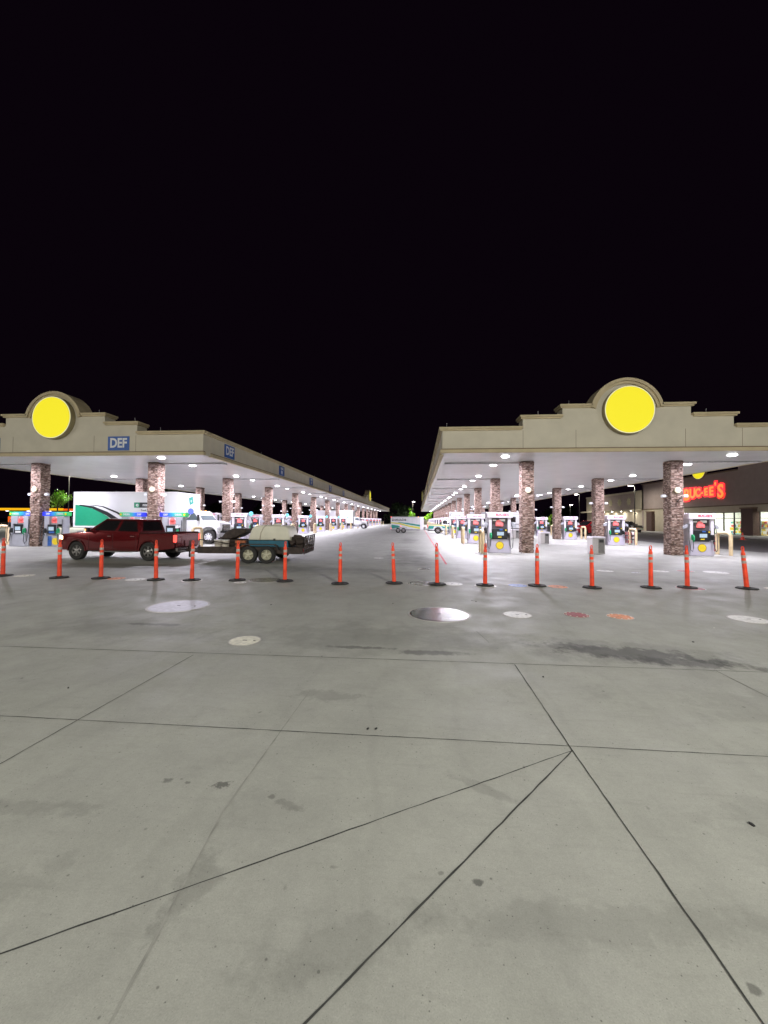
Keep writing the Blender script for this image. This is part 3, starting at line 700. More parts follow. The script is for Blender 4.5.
# left canopy: front island has diesel dispensers with printed header bands
dA = make_diesel('grey diesel pump left of the outer front column, green-to-blue header', False); dA.location = (-23.28, 21.0, 0)
dup(dA, (-16.32, 21.0, 0), 0, 'grey diesel pump behind the maroon pickup, left of the inner front column')
dB = make_diesel('grey diesel pump right of the outer front column, blue-to-green header', True); dB.location = (-21.15, 21.0, 0)
dC = dup(dB, (-13.88, 21.0, 0), 0, 'grey diesel pump right of the inner front column, above the pickup bed')
number_disc(dC, 'bluedisc', .98)
pl = dup(pump0, (0, -500, 0), 0, 'x'); number_disc(pl)
first = True
for k in range(1, NROW):
    y = 20.95+8.455*k
    for j, x in enumerate((-13.92, -16.32, -21.15, -23.6)):
        lb = 'white fuel pump on the %s island of the left canopy, %s' % (ORD[k], ('right of the inner column', 'left of the inner column', 'right of the outer column', 'left of the outer column')[j])
        if j == 0:
            if first: pl.location = (x, y, 0); pl['label'] = lb; first = False
            else: dup(pl, (x, y, 0), 0, lb, only=only(k))
        else: dup(pump0, (x, y, 0), 0, lb, only=only(k))

# tan steel hoops guarding the island ends (they run along the lane)
t = thing('bollard_hoop', 'x', 'hoop bollard', (0, 0, 0), 0, 'tan hoop bollards at the island ends')
P = [(0, -.44, 0), (0, -.44, 1.0)]+[(0, -.44+.17*(1-math.cos(a)), 1.0+.17*math.sin(a)) for a in [R(q) for q in (22, 45, 68, 90)]]
P = P+[(0, -p[1], p[2]) for p in P[::-1]]
MB().tube(P, .085, 12).build('hoop_tube', M['hoop'], t, True)
mb = MB()
for s in (-1, 1): mb.lathe([(.15, 0), (.15, .015), (.09, .03)], (0, s*.44, 0), n=14)
mb.build('base_flange', M['greymetal'], t)
first = True
for cn, xs, Yk, S in (('right', (3.3, 15.75), 21.5, 8.535), ('left', (-12.55, -24.95), 21.1, 8.455)):
    for k in range(NROW):
        for j, x in enumerate(xs):
            lb = 'tan hoop bollard at the %s end of the %s island, %s canopy' % (('lane' if (j == 0) else ('shop' if cn == 'right' else 'outer')), ORD[k], cn)
            y = Yk+S*k+(-.9 if (cn == 'right' and j == 0) else 0)
            if first: t.location = (x, y, 0); t['label'] = lb; first = False
            else: dup(t, (x, y, 0), 0, lb)
# litter bins midway along each island
t = thing('litter_bin', 'x', 'litter bin', (0, 0, 0), 0, 'stone-panelled litter bins between the columns')
MB().box(-.32, .32, -.32, .32, .02, .82, .02).build('bin_body', M['bin'], t)
MB().box(-.34, .34, -.34, .34, .822, .92, .04, 2).build('bin_lid', M['pumpwhite'], t)
MB().box(-.02, .27, -.335, -.318, .08, .80).build('bin_door', M['bindark'], t)
MB().box(.02, .23, -.345, -.336, .62, .76).build('bin_opening', M['black'], t)
first = True
for cn, x, Yk, S in (('right', 9.35, 21.35, 8.535), ('left', -18.75, 21.1, 8.455)):
    for k in range(NROW):
        if cn == 'left' and k == 0: continue
        lb = 'grey litter bin midway along the %s island of the %s canopy' % (ORD[k], cn)
        if first: t.location = (x, Yk+S*k, 0); t['label'] = lb; first = False
        else: dup(t, (x, Yk+S*k, 0), 0, lb)
# wire racks of red goods beside two pumps
def rack(loc, lb):
    t = thing('goods_rack', lb, 'display rack', loc, 0, 'racks of red goods beside the pumps')
    mb = MB()
    for x in (-.35, .35):
        for y in (-.2, .2): mb.tube([(x, y, 0), (x, y, 1.0)], .015, 5)
    for z in (.12, .42, .72): mb.box(-.36, .36, -.21, .21, z-.012, z)
    mb.build('rack_frame', M['greymetal'], t)
    mb = MB(); m2 = MB(); rd = random.Random(5)
    for z in (.12, .42, .72):
        for i in range(4):
            q = (mb if (i+int(z*10)) % 3 else m2); x = -.31+.165*i
            q.box(x, x+.14, -.17, .17, z+.001, z+rd.uniform(.16, .24), .01)
    mb.build('red_jugs', M['redlid'], t); m2.build('white_jugs', M['advwhite'], t)
rack((15.9, 30.6, 0), 'rack of red and white jugs behind the hoop of the second island')
rack((15.9, 22.9, 0), 'rack of red and white jugs behind the front hoop by the shop')

# ------------------------------------------------------------------ delineator posts
def make_post():
    t = thing('delineator_post', 'x', 'traffic post', (0, 0, 0), 0, 'orange delineator posts in a row across the lot')
    MB().lathe([(.055, .035), (.053, .08), (.044, .92), (.042, .94), (.028, .955)], n=16).build('post', M['orange'], t, True)
    mb = MB(); mb.lathe([(.032, .955), (.030, 1.0), (.034, 1.01)], n=12)
    P = [(-.022, 0, 1.0), (-.026, 0, 1.06), (-.012, 0, 1.09), (.012, 0, 1.09), (.026, 0, 1.06), (.022, 0, 1.0)]
    mb.tube(P, .012, 6); mb.build('grab_handle', M['orange'], t)
    MB().lathe([(.0500, .80), (.0490, .87)], n=16, cap=False).build('reflective_band', M['tape'], t, True)
    MB().lathe([(.0520, .66), (.0510, .73)], n=16, cap=False).build('reflective_band', M['tape'], t, True)
    pts = [(.23*math.cos(2*PI*(i+.5)/8)*1.05, .23*math.sin(2*PI*(i+.5)/8)) for i in range(8)]
    MB().prism(pts, 0.005, .035, axis='z', top=[(a*.93, b*.93) for a, b in pts]).build('base', M['rubber'], t)
    MB().lathe([(.10, .034), (.085, .055), (.066, .06)], n=14).build('base_collar', M['rubber'], t)
    return t
spots = [(-11.95, 10.22), (-10.06, 10.1), (-8.86, 10.17), (-7.19, 10.12), (-6.18, 10.17), (-4.97, 10.34), (-3.62, 10.35), (-2.05, 10.14), (-.63, 10.41),
         (.51, 10.32), (1.75, 10.33), (3.12, 10.51), (4.45, 10.39), (5.99, 10.59), (6.95, 10.71), (8.42, 10.76)]
labs = ['orange delineator post at the left edge of the row, before the outer diesel pump', 'orange delineator post just left of the maroon pickup front wheel',
        'orange delineator post in front of the maroon pickup front door', 'orange delineator post in front of the maroon pickup rear wheel',
        'orange delineator post behind the pickup tailgate, in front of the trailer tongue', 'orange delineator post in front of the trailer, left of its wheels',
        'orange delineator post in front of the trailer rear, right of its wheels', 'orange delineator post alone just right of the trailer ramp',
        'slightly leaning orange delineator post in front of the striped trailer', 'orange delineator post by the red line, standing beside a steel plate',
        'orange delineator post in front of the nearest pump, on a white lid', 'orange delineator post with blue and orange lids at its base',
        'orange delineator post in front of the nearest litter bin', 'orange delineator post left of the front shop-side column',
        'orange delineator post right before the front shop-side column, red-rimmed base', 'leaning orange delineator post at the right end of the row']
post0 = make_post()
rd = random.Random(11)
for i, (x, y) in enumerate(spots):
    o = post0 if i == 0 else dup(post0, (x, y, 0))
    o.location = (x, y, 0.012 if i in (9, 10) else 0); o['label'] = labs[i]
    tilt = {8: (-.01, -.055), 15: (.0, -.085), 9: (0, -.02), 12: (0, -.015), 3: (0, -.01)}.get(i, (rd.uniform(-.01, .01), rd.uniform(-.012, .012)))
    rz = {4: .1}.get(i, rd.uniform(-.4, .4))
    o.rotation_euler = (0, 0, rz)
    for c in bpy.data.objects:
        if c.parent == o and not c.name.startswith('base'):
            c.rotation_euler = (tilt[0], tilt[1], 0)

# ------------------------------------------------------------------ lids and steel plates in the pavement
def lid(x, y, r, mt_, lb, ring=True, studs=False, name='tank_lid', grp=None, z=.005, sq=1):
    t = thing(name, lb, 'manhole cover', (x, y, 0), 0, grp)
    MB().lathe([(r, 0), (r, z), (r*.97, z+.003)], n=48).build('cover', mt_, t)
    if ring: MB().lathe([(r*1.0, 0.0005), (r*1.075, .0005), (r*1.07, z+.001), (r*1.003, z+.001)], n=48, cap=False).build('rim', M['lidring'], t)
    if studs:
        mb = MB()
        for i in range(10):
            a = 2*PI*i/10; mb.cyl((r*.88*math.cos(a), r*.88*math.sin(a), z+.003), .016, .004, n=10)
        mb.build('bolt_pad', M['creamlid'], t)
    else:
        mb = MB(); mb.box(-.03, .03, -.008, .008, z+.003, z+.006); mb.box(r*.6, r*.6+.03, -.01, .01, z+.003, z+.006); mb.build('lift_slot', M['joint'], t)
    return t
lid(.39, 7.12, .53, M['dullsteel'], 'large dull steel plate in the pavement, right of centre', grp='large round steel plates')
lid(-4.62, 7.18, .52, M['steelplate'], 'large bright steel plate in the pavement at the left', grp='large round steel plates')
lid(-2.4, 5.25, .205, M['creamlid'], 'small cream lid nearest the camera, left of centre')
lid(1.8, 7.24, .235, M['whitelid'], 'white lid beside the large dull steel plate')
lid(2.88, 7.36, .205, M['redlid'], 'red lid with pale bolt marks, left of the orange one', studs=True)
lid(3.61, 7.31, .205, M['orangelid'], 'orange lid with pale bolt marks, right of the red one', studs=True)
lid(5.80, 7.38, .28, M['whitelid'], 'white lid farthest right in the near row')
lid(.10, 10.52, .36, M['dullsteel'], 'dark steel plate left of the post by the red line', grp='steel plates by the post row')
lid(.92, 10.52, .26, M['whitelid'], 'white lid touching the base of the post by the red line')
lid(1.75, 10.33, .27, M['whitelid'], 'white lid under the post before the nearest pump')
lid(2.62, 10.5, .24, M['bluelid'], 'blue lid left of a post base, beside an orange lid')
lid(3.62, 10.45, .24, M['orangelid'], 'orange lid right of a post base, beside a blue lid')
lid(-4.25, 10.52, .42, M['dullsteel'], 'dark steel plate between two posts before the trailer', grp='steel plates by the post row')
lid(-4.72, 10.0, .16, M['whitelid'], 'small white lid just right of the post before the trailer wheels')
lid(-8.42, 10.2, .22, M['orangelid'], 'orange lid beside the post at the pickup front door')
lid(-7.78, 10.1, .24, M['whitelid'], 'white lid left of the post at the pickup rear wheel')
lid(-11.4, 10.34, .24, M['creamlid'], 'cream lid right of the leftmost post')
lid(-6.18, 10.17, .26, M['whitelid'], 'white lid under the post behind the pickup tailgate')
lid(7.0, 10.68, .30, M['redlid'], 'red-rimmed lid under the post before the shop-side column')
lid(9.25, 10.8, .3, M['creamlid'], 'cream lid right of the last post', studs=True)
lid(6.42, 14.0, .26, M['whitelid'], 'white lid beyond the posts, before the nearest litter bin')
lid(7.24, 13.65, .13, M['steelplate'], 'small bright lid beyond the posts')
lid(8.35, 14.2, .24, M['whitelid'], 'thin white lid left of the red one beyond the posts')
lid(9.25, 14.35, .24, M['redlid'], 'red lid beyond the posts')
lid(10.1, 14.15, .34, M['whitelid'], 'bright white lid rightmost beyond the posts')
lid(.21, 13.64, .22, M['dullsteel'], 'small grey lid in the open lane beyond the posts')
lid(-1.75, 17.2, .22, M['whitelid'], 'pale lid in the lane right of the trailer')
# scattered leaf and gravel litter on the slab
rd = random.Random(4)
for i, (x, y) in enumerate([(-3.47, 3.61), (-.40, 3.16), (-.33, 3.17), (1.37, 4.40), (1.88, 2.39), (4.76, 6.72), (3.9, 5.9), (-.5, 7.9), (1.15, 8.4), (1.22, 8.3), (-2.9, 7.5)]):
    mb = MB(); n = rd.randint(5, 7); r_ = rd.uniform(.012, .026)
    mb.prism([(r_*rd.uniform(.6, 1.2)*math.cos(2*PI*q/n), .6*r_*rd.uniform(.6, 1.2)*math.sin(2*PI*q/n)) for q in range(n)], 0, .006, axis='z')
    o = mb.build('litter_scrap', M['rubber'] if i != 5 else M['creamlid']); o.location = (x, y, .001); o.rotation_euler = (0, 0, rd.uniform(0, 3))
    tag(o, ['dark scrap on the slab, far left', 'tiny dark scrap below the centre joint', 'tiny dark crumb beside the scrap below the centre joint', 'dark scrap beyond the joint crossing', 'dark scrap at the lower right of the slab',
            'pale twig left of the rightmost white lid', 'dark scrap beyond the oil stain', 'dark crumb left of the large dull plate', 'dark crumb beyond the white lid', 'second dark crumb beyond the white lid', 'dark scrap beyond the small cream lid'][i], 'litter', 'scraps lying on the slab')

# ------------------------------------------------------------------ vehicles
def wheel(parent, x, y, r, wd, side, rim='rim', spokes=6, name='wheel'):
    """side=+1: outer face towards +y"""
    s = side
    tb = MB(); prof = [(r*.62, -wd/2), (r*.93, -wd/2), (r, -wd*.38), (r, wd*.38), (r*.93, wd/2), (r*.64, wd/2), (r*.60, wd*.30)]
    tb.lathe(prof, (0, 0, 0), 'y', 32, cap=False); o = tb.build(name, M['tyre'], parent, True); o.location = (x, y, r)
    rb = MB(); q = s*wd*.40
    rb.lathe([(r*.61, q-s*.06), (r*.61, q), (r*.57, q+s*.015), (r*.53, q-s*.015)], axis='y', n=28, cap=False)
    rb.lathe([(r*.17, q-s*.05), (r*.17, q), (r*.10, q+s*.02)], axis='y', n=14)
    for i in range(spokes):
        a = 2*PI*i/spokes; T = Matrix.Rotation(a, 4, 'Y'); rb.T = T
        rb.box(-.035*r/.4, .035*r/.4, min(q, q-s*.04), max(q, q-s*.04), r*.14, r*.57)
    rb.T = Matrix.Identity(4)
    rb.build('rim', M[rim], o, True)
    db = MB(); db.lathe([(r*.60, q-s*.10), (r*.60, q-s*.085)], axis='y', n=24); db.build('brake_disc', M['greybox'] if rim != 'steelrim' else M['steelrim'], o)
    return o

def side_slab(mb, P, q0, q1, off, t):
    pass
def pickup(name, label, loc, rz, paint, lights=False, brake=False, rim='rim', L_=5.9, stripes=False, light_tail=False):
    t = thing(name, label, 'pickup truck', loc, rz, None)
    pm = M[paint]; H = 1.15; zr = 1.80
    fx, rx, wr, ar = 2.06, -1.60, .40, .47
    def arch(cx, a0=PI, a1=0, n=10): return [(cx+ar*math.cos(a0+(a1-a0)*i/n), .42+ar*math.sin(a0+(a1-a0)*i/n)) for i in range(n+1)]
    # front clip and cab, one extruded profile with the front arch
    prof = [(-1.05, .42)]+arch(fx)+[(2.76, .42), (2.90, .55), (2.95, .78), (2.93, .98), (2.80, 1.12), (2.2, 1.19), (1.62, 1.24), (-1.16, 1.18)]
    mb = MB(); mb.prism(prof, -.985, .985, .05, seg=2); mb.build('body', pm, t, True)
    # bed with side walls, floor, tailgate
    bp = [(-2.90, .55), (-2.1, .45)]+arch(rx)+[(-1.07, .44), (-1.18, 1.17), (-2.93, 1.20)]
    mb = MB()
    for s in (-1, 1): mb.prism(bp, *(sorted((s*.985, s*.90))), .02)
    mb.box(-2.88, -1.19, -.90, .90, .70, .76); mb.box(-1.25, -1.19, -.90, .90, .76, 1.17)
    mb.build('truck_bed', pm, t, True)
    MB().box(-2.97, -2.905, -.88, .88, .60, 1.19, .02).build('tailgate', pm, t)
    for s in (-1, 1): MB().tube([(-2.90, s*.945, 1.215), (-1.2, s*.945, 1.19)], .022, 6).build('bed_rail', M['black'], t)
    # greenhouse
    A = [(-.93, 1.175), (1.16, 1.225)]; B = [(-.78, zr-.03), (.38, zr)]
    yb, yt = .93, .76
    v = lambda x, y, z: Vector((x, y, z))
    lo = [v(-1.15, -yb, 1.17), v(1.60, -yb, 1.23), v(1.60, yb, 1.23), v(-1.15, yb, 1.17)]
    hi = [v(-1.0, -yt, zr-.02), v(.72, -yt, zr), v(.72, yt, zr), v(-1.0, yt, zr-.02)]
    mb = MB(); a_ = [mb.bm.verts.new(p) for p in lo]; b_ = [mb.bm.verts.new(p) for p in hi]
    fs = [mb.bm.faces.new(b_)]+[mb.bm.faces.new((a_[i], a_[(i+1) % 4], b_[(i+1) % 4], b_[i])) for i in range(4)]
    bmesh.ops.recalc_face_normals(mb.bm, faces=fs)
    bmesh.ops.bevel(mb.bm, geom=[e for e in mb.bm.edges if not e.is_boundary], offset=.06, segments=3, affect='EDGES', profile=.6)
    mb.build('cab_roof', pm, t, True)
    # windows: outline points on the sloping faces, standing 4 mm proud
    def onface(p0, p1, p2, p3, uv): # bilinear lower-left, lower-right, upper-right, upper-left
        out = []
        for u, w_ in uv: out.append((p0*(1-u)+p1*u)*(1-w_)+(p3*(1-u)+p2*u)*w_)
        return out
    for s in (-1, 1):
        p0, p1, p2, p3 = (lo[0], lo[1], hi[1], hi[0]) if s == -1 else (lo[3], lo[2], hi[2], hi[3])
        for uv in ([(.04, .12), (.42, .12), (.44, .87), (.07, .87)], [(.49, .12), (.80, .12), (.91, .12), (.985, .86), (.52, .87)][:0] or [(.48, .12), (.90, .12), (.93, .87), (.51, .87)]):
            pts = onface(p0, p1, p2, p3, uv)
            n_ = (pts[1]-pts[0]).cross(pts[2]-pts[0]).normalized()
            if n_.y*s < 0: pts = pts[::-1]; n_ = -n_
            MB().slab([p+n_*.002 for p in pts], .006).build('side_window', M['carglass'], t)
    pts = onface(lo[1], lo[2], hi[2], hi[1], [(.07, .08), (.93, .08), (.92, .90), (.08, .90)]); n_ = (pts[1]-pts[0]).cross(pts[2]-pts[0]).normalized()
    if n_.x < 0: pts = pts[::-1]; n_ = -n_
    MB().slab([p+n_*.002 for p in pts], .006).build('windscreen', M['carglass'], t)
    pts = onface(lo[0], lo[3], hi[3], hi[0], [(.12, .14), (.88, .14), (.86, .84), (.14, .84)]); n_ = (pts[1]-pts[0]).cross(pts[2]-pts[0]).normalized()
    if n_.x > 0: pts = pts[::-1]; n_ = -n_
    MB().slab([p+n_*.002 for p in pts], .006).build('rear_window', M['carglass'], t)
    # doors: shut lines, handles
    for s in (-1, 1):
        yy = s*.986
        mb = MB()
        for x in (-1.0, .18, 1.42): mb.box(x-.006, x+.006, min(yy, yy+s*.003), max(yy, yy+s*.003), .50, 1.16)
        mb.box(-1.0, 1.42, min(yy, yy+s*.003), max(yy, yy+s*.003), .495, .507)
        mb.build('door_gap', M['black'], t)
        mb = MB()
        for x in (-.82, .36): mb.box(x-.10, x+.10, min(yy+s*.004, yy+s*.03), max(yy+s*.004, yy+s*.03), 1.03, 1.065, .008)
        mb.build('door_handle', M['chrome'], t)
        mb = MB(); mb.box(-.85, 1.25, min(yy-.02*s, yy+s*.03), max(yy-.02*s, yy+s*.03), .36, .42, .02); mb.build('side_step', M['chrome'] if paint == 'maroon' else M['black'], t)
        mb = MB(); mb.tube([(1.30, s*.95, 1.24), (1.33, s*1.08, 1.28)], .02, 6); mb.box(1.26, 1.38, min(s*1.05, s*1.22), max(s*1.05, s*1.22), 1.22, 1.42, .03); mb.build('wing_mirror', M['black'], t)
        mb = MB()
        for cx in (fx, rx):
            o_ = arch(cx, PI*1.02, -.02*PI, 12); i_ = [(cx+(x-cx)*.93, .42+(z-.42)*.93) for x, z in o_]
            mb.prism(o_+i_[::-1], min(yy-.12*s, yy+s*.012), max(yy-.12*s, yy+s*.012))
        mb.build('wheel_arch', M['black'] if not paint == 'maroon' else pm, t)
        # lamps
        mb = MB(); mb.box(2.74, 2.965, min(s*.72, s*.992), max(s*.72, s*.992), .86, 1.06, .03); mb.build('headlight', M['headlamp'] if lights else M['lampoff'], t)
        mb = MB(); mb.box(-2.985, -2.86, min(s*.885, s*.995), max(s*.885, s*.995), .82, 1.12, .015); mb.build('tail_light', M['tail'] if (brake or light_tail) else M['tailoff'], t)
    for cx in (fx, rx):
        for s in (-1, 1): wheel(t, cx, s*.86, wr, .27, s, rim)
    mb = MB(); mb.box(-2.9, 2.6, -.45, .45, .34, .46); mb.box(fx-.1, fx+.1, -.8, .8, .34, .44); mb.box(rx-.1, rx+.1, -.8, .8, .34, .44)
    for cx in (fx, rx): mb.box(cx-.45, cx+.45, -.72, .72, .45, .60)
    mb.build('chassis', M['greybox'], t)
    MB().box(2.86, 3.02, -.97, .97, .42, .68, .05, 2).build('front_bumper', M['chrome'], t)
    MB().box(-3.08, -2.95, -.95, .95, .42, .60, .04, 2).build('rear_bumper', M['chrome'], t)
    g = MB().box(2.93, 2.99, -.62, .62, .72, 1.02, .01).build('grille', M['black'], t)
    mb = MB(); mb.box(2.985, 3.0, -.02, .02, .73, 1.01); mb.box(2.985, 3.0, -.6, .6, .86, .89); mb.build('grille_bar', M['chrome'], g)
    if lights:
        mb = MB(); mb.box(1.35, 1.40, -1.23, -1.21, 1.27, 1.35); mb.box(1.35, 1.40, 1.21, 1.23, 1.27, 1.35); mb.build('mirror_marker', M['amber'], t)
    if stripes:
        for s in (-1, 1):
            yy = s*.988
            mb = MB(); mb.prism([(-2.85, 1.05), (-1.0, 1.03), (1.2, .72), (2.7, .62), (2.7, .74), (1.2, .88), (-1.0, 1.14), (-2.85, 1.14)], *sorted((yy, yy+s*.004))); mb.build('yellow_stripe', M['yellowstripe'], t)
            mb = MB(); mb.prism([(-2.85, .62), (-2.2, .62), (-2.1, .92), (-1.2, .92), (-.9, .70), (1.2, .52), (1.3, .68), (-.9, .95), (-2.85, 1.0)], *sorted((yy, yy+s*.004))); mb.build('teal_stripe', M['teal'], t)
    return t
# maroon pickup towing the loaded trailer, heading left
pickup('pickup_truck', 'maroon crew cab pickup with headlight on, towing the loaded flat trailer', (-12.02, 15.36, 0), PI-.01, 'maroon', lights=True, light_tail=True).scale = (.845, .86, .93)
pickup('pickup_truck', 'white pickup with yellow and teal stripes, pulling the striped enclosed trailer', (4.15, 51.3, 0), 0, 'whitecar', stripes=True, light_tail=True)
pickup('pickup_truck', 'bright red pickup partly behind the third-island shop-side column', (20.6, 47.8, 0), R(200), 'redcar')
pickup('pickup_truck', 'dark red pickup left of the second shop-side column', (24.6, 54.0, 0), R(8), 'darkred')
pickup('pickup_truck', 'black pickup with red lights parked before the shop wall', (34.2, 67.6, 0), R(-80), 'blackcar', light_tail=True)
pickup('pickup_truck', 'black pickup parked farther along the shop, behind a pump', (30.9, 67.6, 0), R(188), 'blackcar', light_tail=True)

# flat trailer
TR = thing('flat_trailer', 'black tandem axle flat trailer with its ramp gate up, towed by the maroon pickup', 'trailer', (-6.0, 15.5, 0), R(3))
TR.rotation_euler = (0, 0, R(4))
mb = MB(); mb.box(-2.6, 1.5, -.92, .92, .44, .52); mb.box(-2.6, 1.5, -.96, -.90, .36, .62, .01); mb.box(-2.6, 1.5, .90, .96, .36, .62, .01)
for x in (-2.6, -1.5, -.4, .6, 1.44): mb.box(x, x+.06, -.9, .9, .36, .438)
mb.build('deck_frame', M['rust'], TR)
mb = MB()
for i in range(9): mb.box(-2.55, 1.45, -.88+.197*i, -.88+.197*i+.185, .522, .555)
mb.build('deck_planks', M['ply'], TR)
mb = MB(); mb.tube([(-2.6, -.8, .42), (-3.6, 0, .42)], .05, 6); mb.tube([(-2.6, .8, .42), (-3.6, 0, .42)], .05, 6); mb.box(-3.85, -3.5, -.05, .05, .40, .50); mb.tube([(-3.4, 0, .12), (-3.4, 0, .8)], .035, 8)
mb.build('tongue', M['rust'], TR)
for x in (-.55, .15):
    for s in (-1, 1): wheel(TR, x, s*1.05, .33, .2, s, 'steelrim', 5)
for s in (-1, 1):
    ya, yb = sorted((s*.93, s*1.18))
    mb = MB(); o_ = [(-1.02, .55), (-.95, .68), (-.85, .74), (.45, .74), (.55, .68), (.62, .55)]; i_ = [(x*.97-.006, z-.03) for x, z in o_]
    mb.prism(o_+i_[::-1], ya, yb); mb.build('mudguard', M['black'], TR)
    mb = MB(); mb.box(1.49, 1.53, min(s*.75, s*.88), max(s*.75, s*.88), .44, .54); mb.build('tail_light', M['tailoff'], TR)
mb = MB()
for s in (-1, 1):
    mb.tube([(-2.55, s*.93, .62), (-2.55, s*.93, .92)], .02, 5)
    mb.tube([(-2.55, s*.93, .90), (-1.2, s*.93, .72)], .02, 5)
mb.build('side_rail', M['rust'], TR)
mb = MB()                                            # mesh ramp folded up at the tail
mb.T = Matrix.Translation((1.54, 0, .36)) @ Matrix.Rotation(R(5), 4, 'Y')
for y in (-.9, -.45, 0, .45, .9): mb.tube([(0, y, 0), (0, y, .70)], .022, 5)
for z in (0, .18, .36, .54, .70): mb.tube([(0, -.9, z), (0, .9, z)], .018, 5)
for i in range(30): mb.tube([(0, -.88+.06*i, 0), (0, -.88+.06*i, .70)], .005, 3)
mb.build('ramp_gate', M['rust'], TR)
def on_trailer(name, label, cat, x, y, z=.556):
    o = thing(name, label, cat, (0, 0, 0)); p = Matrix.Translation(TR.location) @ Matrix.Rotation(R(4), 4, 'Z') @ Vector((x, y, z))
    o.location = p; o.rotation_euler = (0, 0, R(4)); return o
# cream moulded tank on a blue base
t = on_trailer('water_tank', 'cream moulded tank on a blue base, carried on the flat trailer', 'tank', .10, 0)
MB().box(-.84, .74, -.62, .62, 0, .30, .04, 2).build('tank_base', M['tankblue'], t)
pf = [(-.84, .305), (-.80, .50), (-.70, .76), (-.60, .86), (-.45, .905), (.3, .90), (.62, .88), (.74, .80), (.80, .62), (.84, .305)]
mb = MB(); mb.prism(pf, -.68, .68, .09, seg=3); mb.build('tank_shell', M['tank'], t, True)
mb = MB(); mb.prism([(-.38, .31), (-.34, .60), (-.24, .80), (-.14, .908), (-.11, .908), (-.21, .79), (-.31, .6), (-.35, .31)], -.695, .695); mb.build('tank_seam', M['tapedirty'], t)
MB().lathe([(.16, .90), (.16, .94), (.13, .96)], (.1, 0, 0), n=20).build('tank_cap', M['tank'], t)
MB().box(.18, .26, -.705, -.68, .32, .38).build('latch', M['black'], t)
# dark engine / smoker shape at the front of the deck
t = on_trailer('spray_machine', 'dark rusty machine with a tilted lid on the front of the flat trailer', 'machine', -1.35, 0)
mb = MB(); mb.box(-.55, .30, -.4, .4, 0, .32, .03); mb.tube([(-.4, -.3, 0), (-.55, -.3, .42)], .03, 6); mb.build('machine_frame', M['rust'], t)
mb = MB(); mb.prism([(-.62, .34), (-.30, .30), (.10, .42), (.42, .62), (.44, .76), (-.10, .76), (-.40, .62)], -.42, .42, .04); mb.build('machine_lid', M['rust'], t, True)
mb = MB(); mb.box(.0, .42, -.44, -.30, .16, .28, .02); mb.build('machine_box', M['orangebox'], t)
for i, (x, y, nm, lb, mt_) in enumerate([(-1.95, -.6, 'bucket', 'cream bucket at the front edge of the flat trailer', 'bucket'), (-1.62, -.68, 'bucket', 'pale bucket beside the dark machine on the trailer', 'bucket')]):
    o = on_trailer(nm, lb, 'bucket', x, y); MB().lathe([(.12, 0), (.15, .30)], n=16).build('bucket_body', M[mt_], o, True); MB().lathe([(.155, .30), (.155, .32)], n=16).build('bucket_lid', M['advwhite'], o)
o = on_trailer('tool_case', 'orange brown case lying between the machine and the tank', 'case', -.95, -.62); MB().box(-.26, .26, -.16, .16, 0, .14, .02).build('case_body', M['orangebox'], o); MB().tube([(-.08, 0, .14), (-.08, 0, .19), (.08, 0, .19), (.08, 0, .14)], .012, 5).build('case_handle', M['black'], o)
o = on_trailer('equipment_pile', 'dark heap of equipment behind the cream tank on the trailer', 'equipment', 1.16, 0)
mb = MB(); rd = random.Random(9)
for i in range(14):
    x, y, s_ = rd.uniform(-.22, .2), rd.uniform(-.6, .6), rd.uniform(.10, .2); mb.T = Matrix.Translation((x, y, s_*.8+rd.uniform(0, .22))) @ Matrix.Rotation(rd.uniform(-.6, .6), 4, 'X') @ Matrix.Rotation(rd.uniform(-.6, .6), 4, 'Y')
    mb.box(-s_, s_, -s_, s_, -s_*.8, s_*.8, .02)
mb.T = Matrix.Identity(4); mb.build('equipment_body', M['rust'], o)

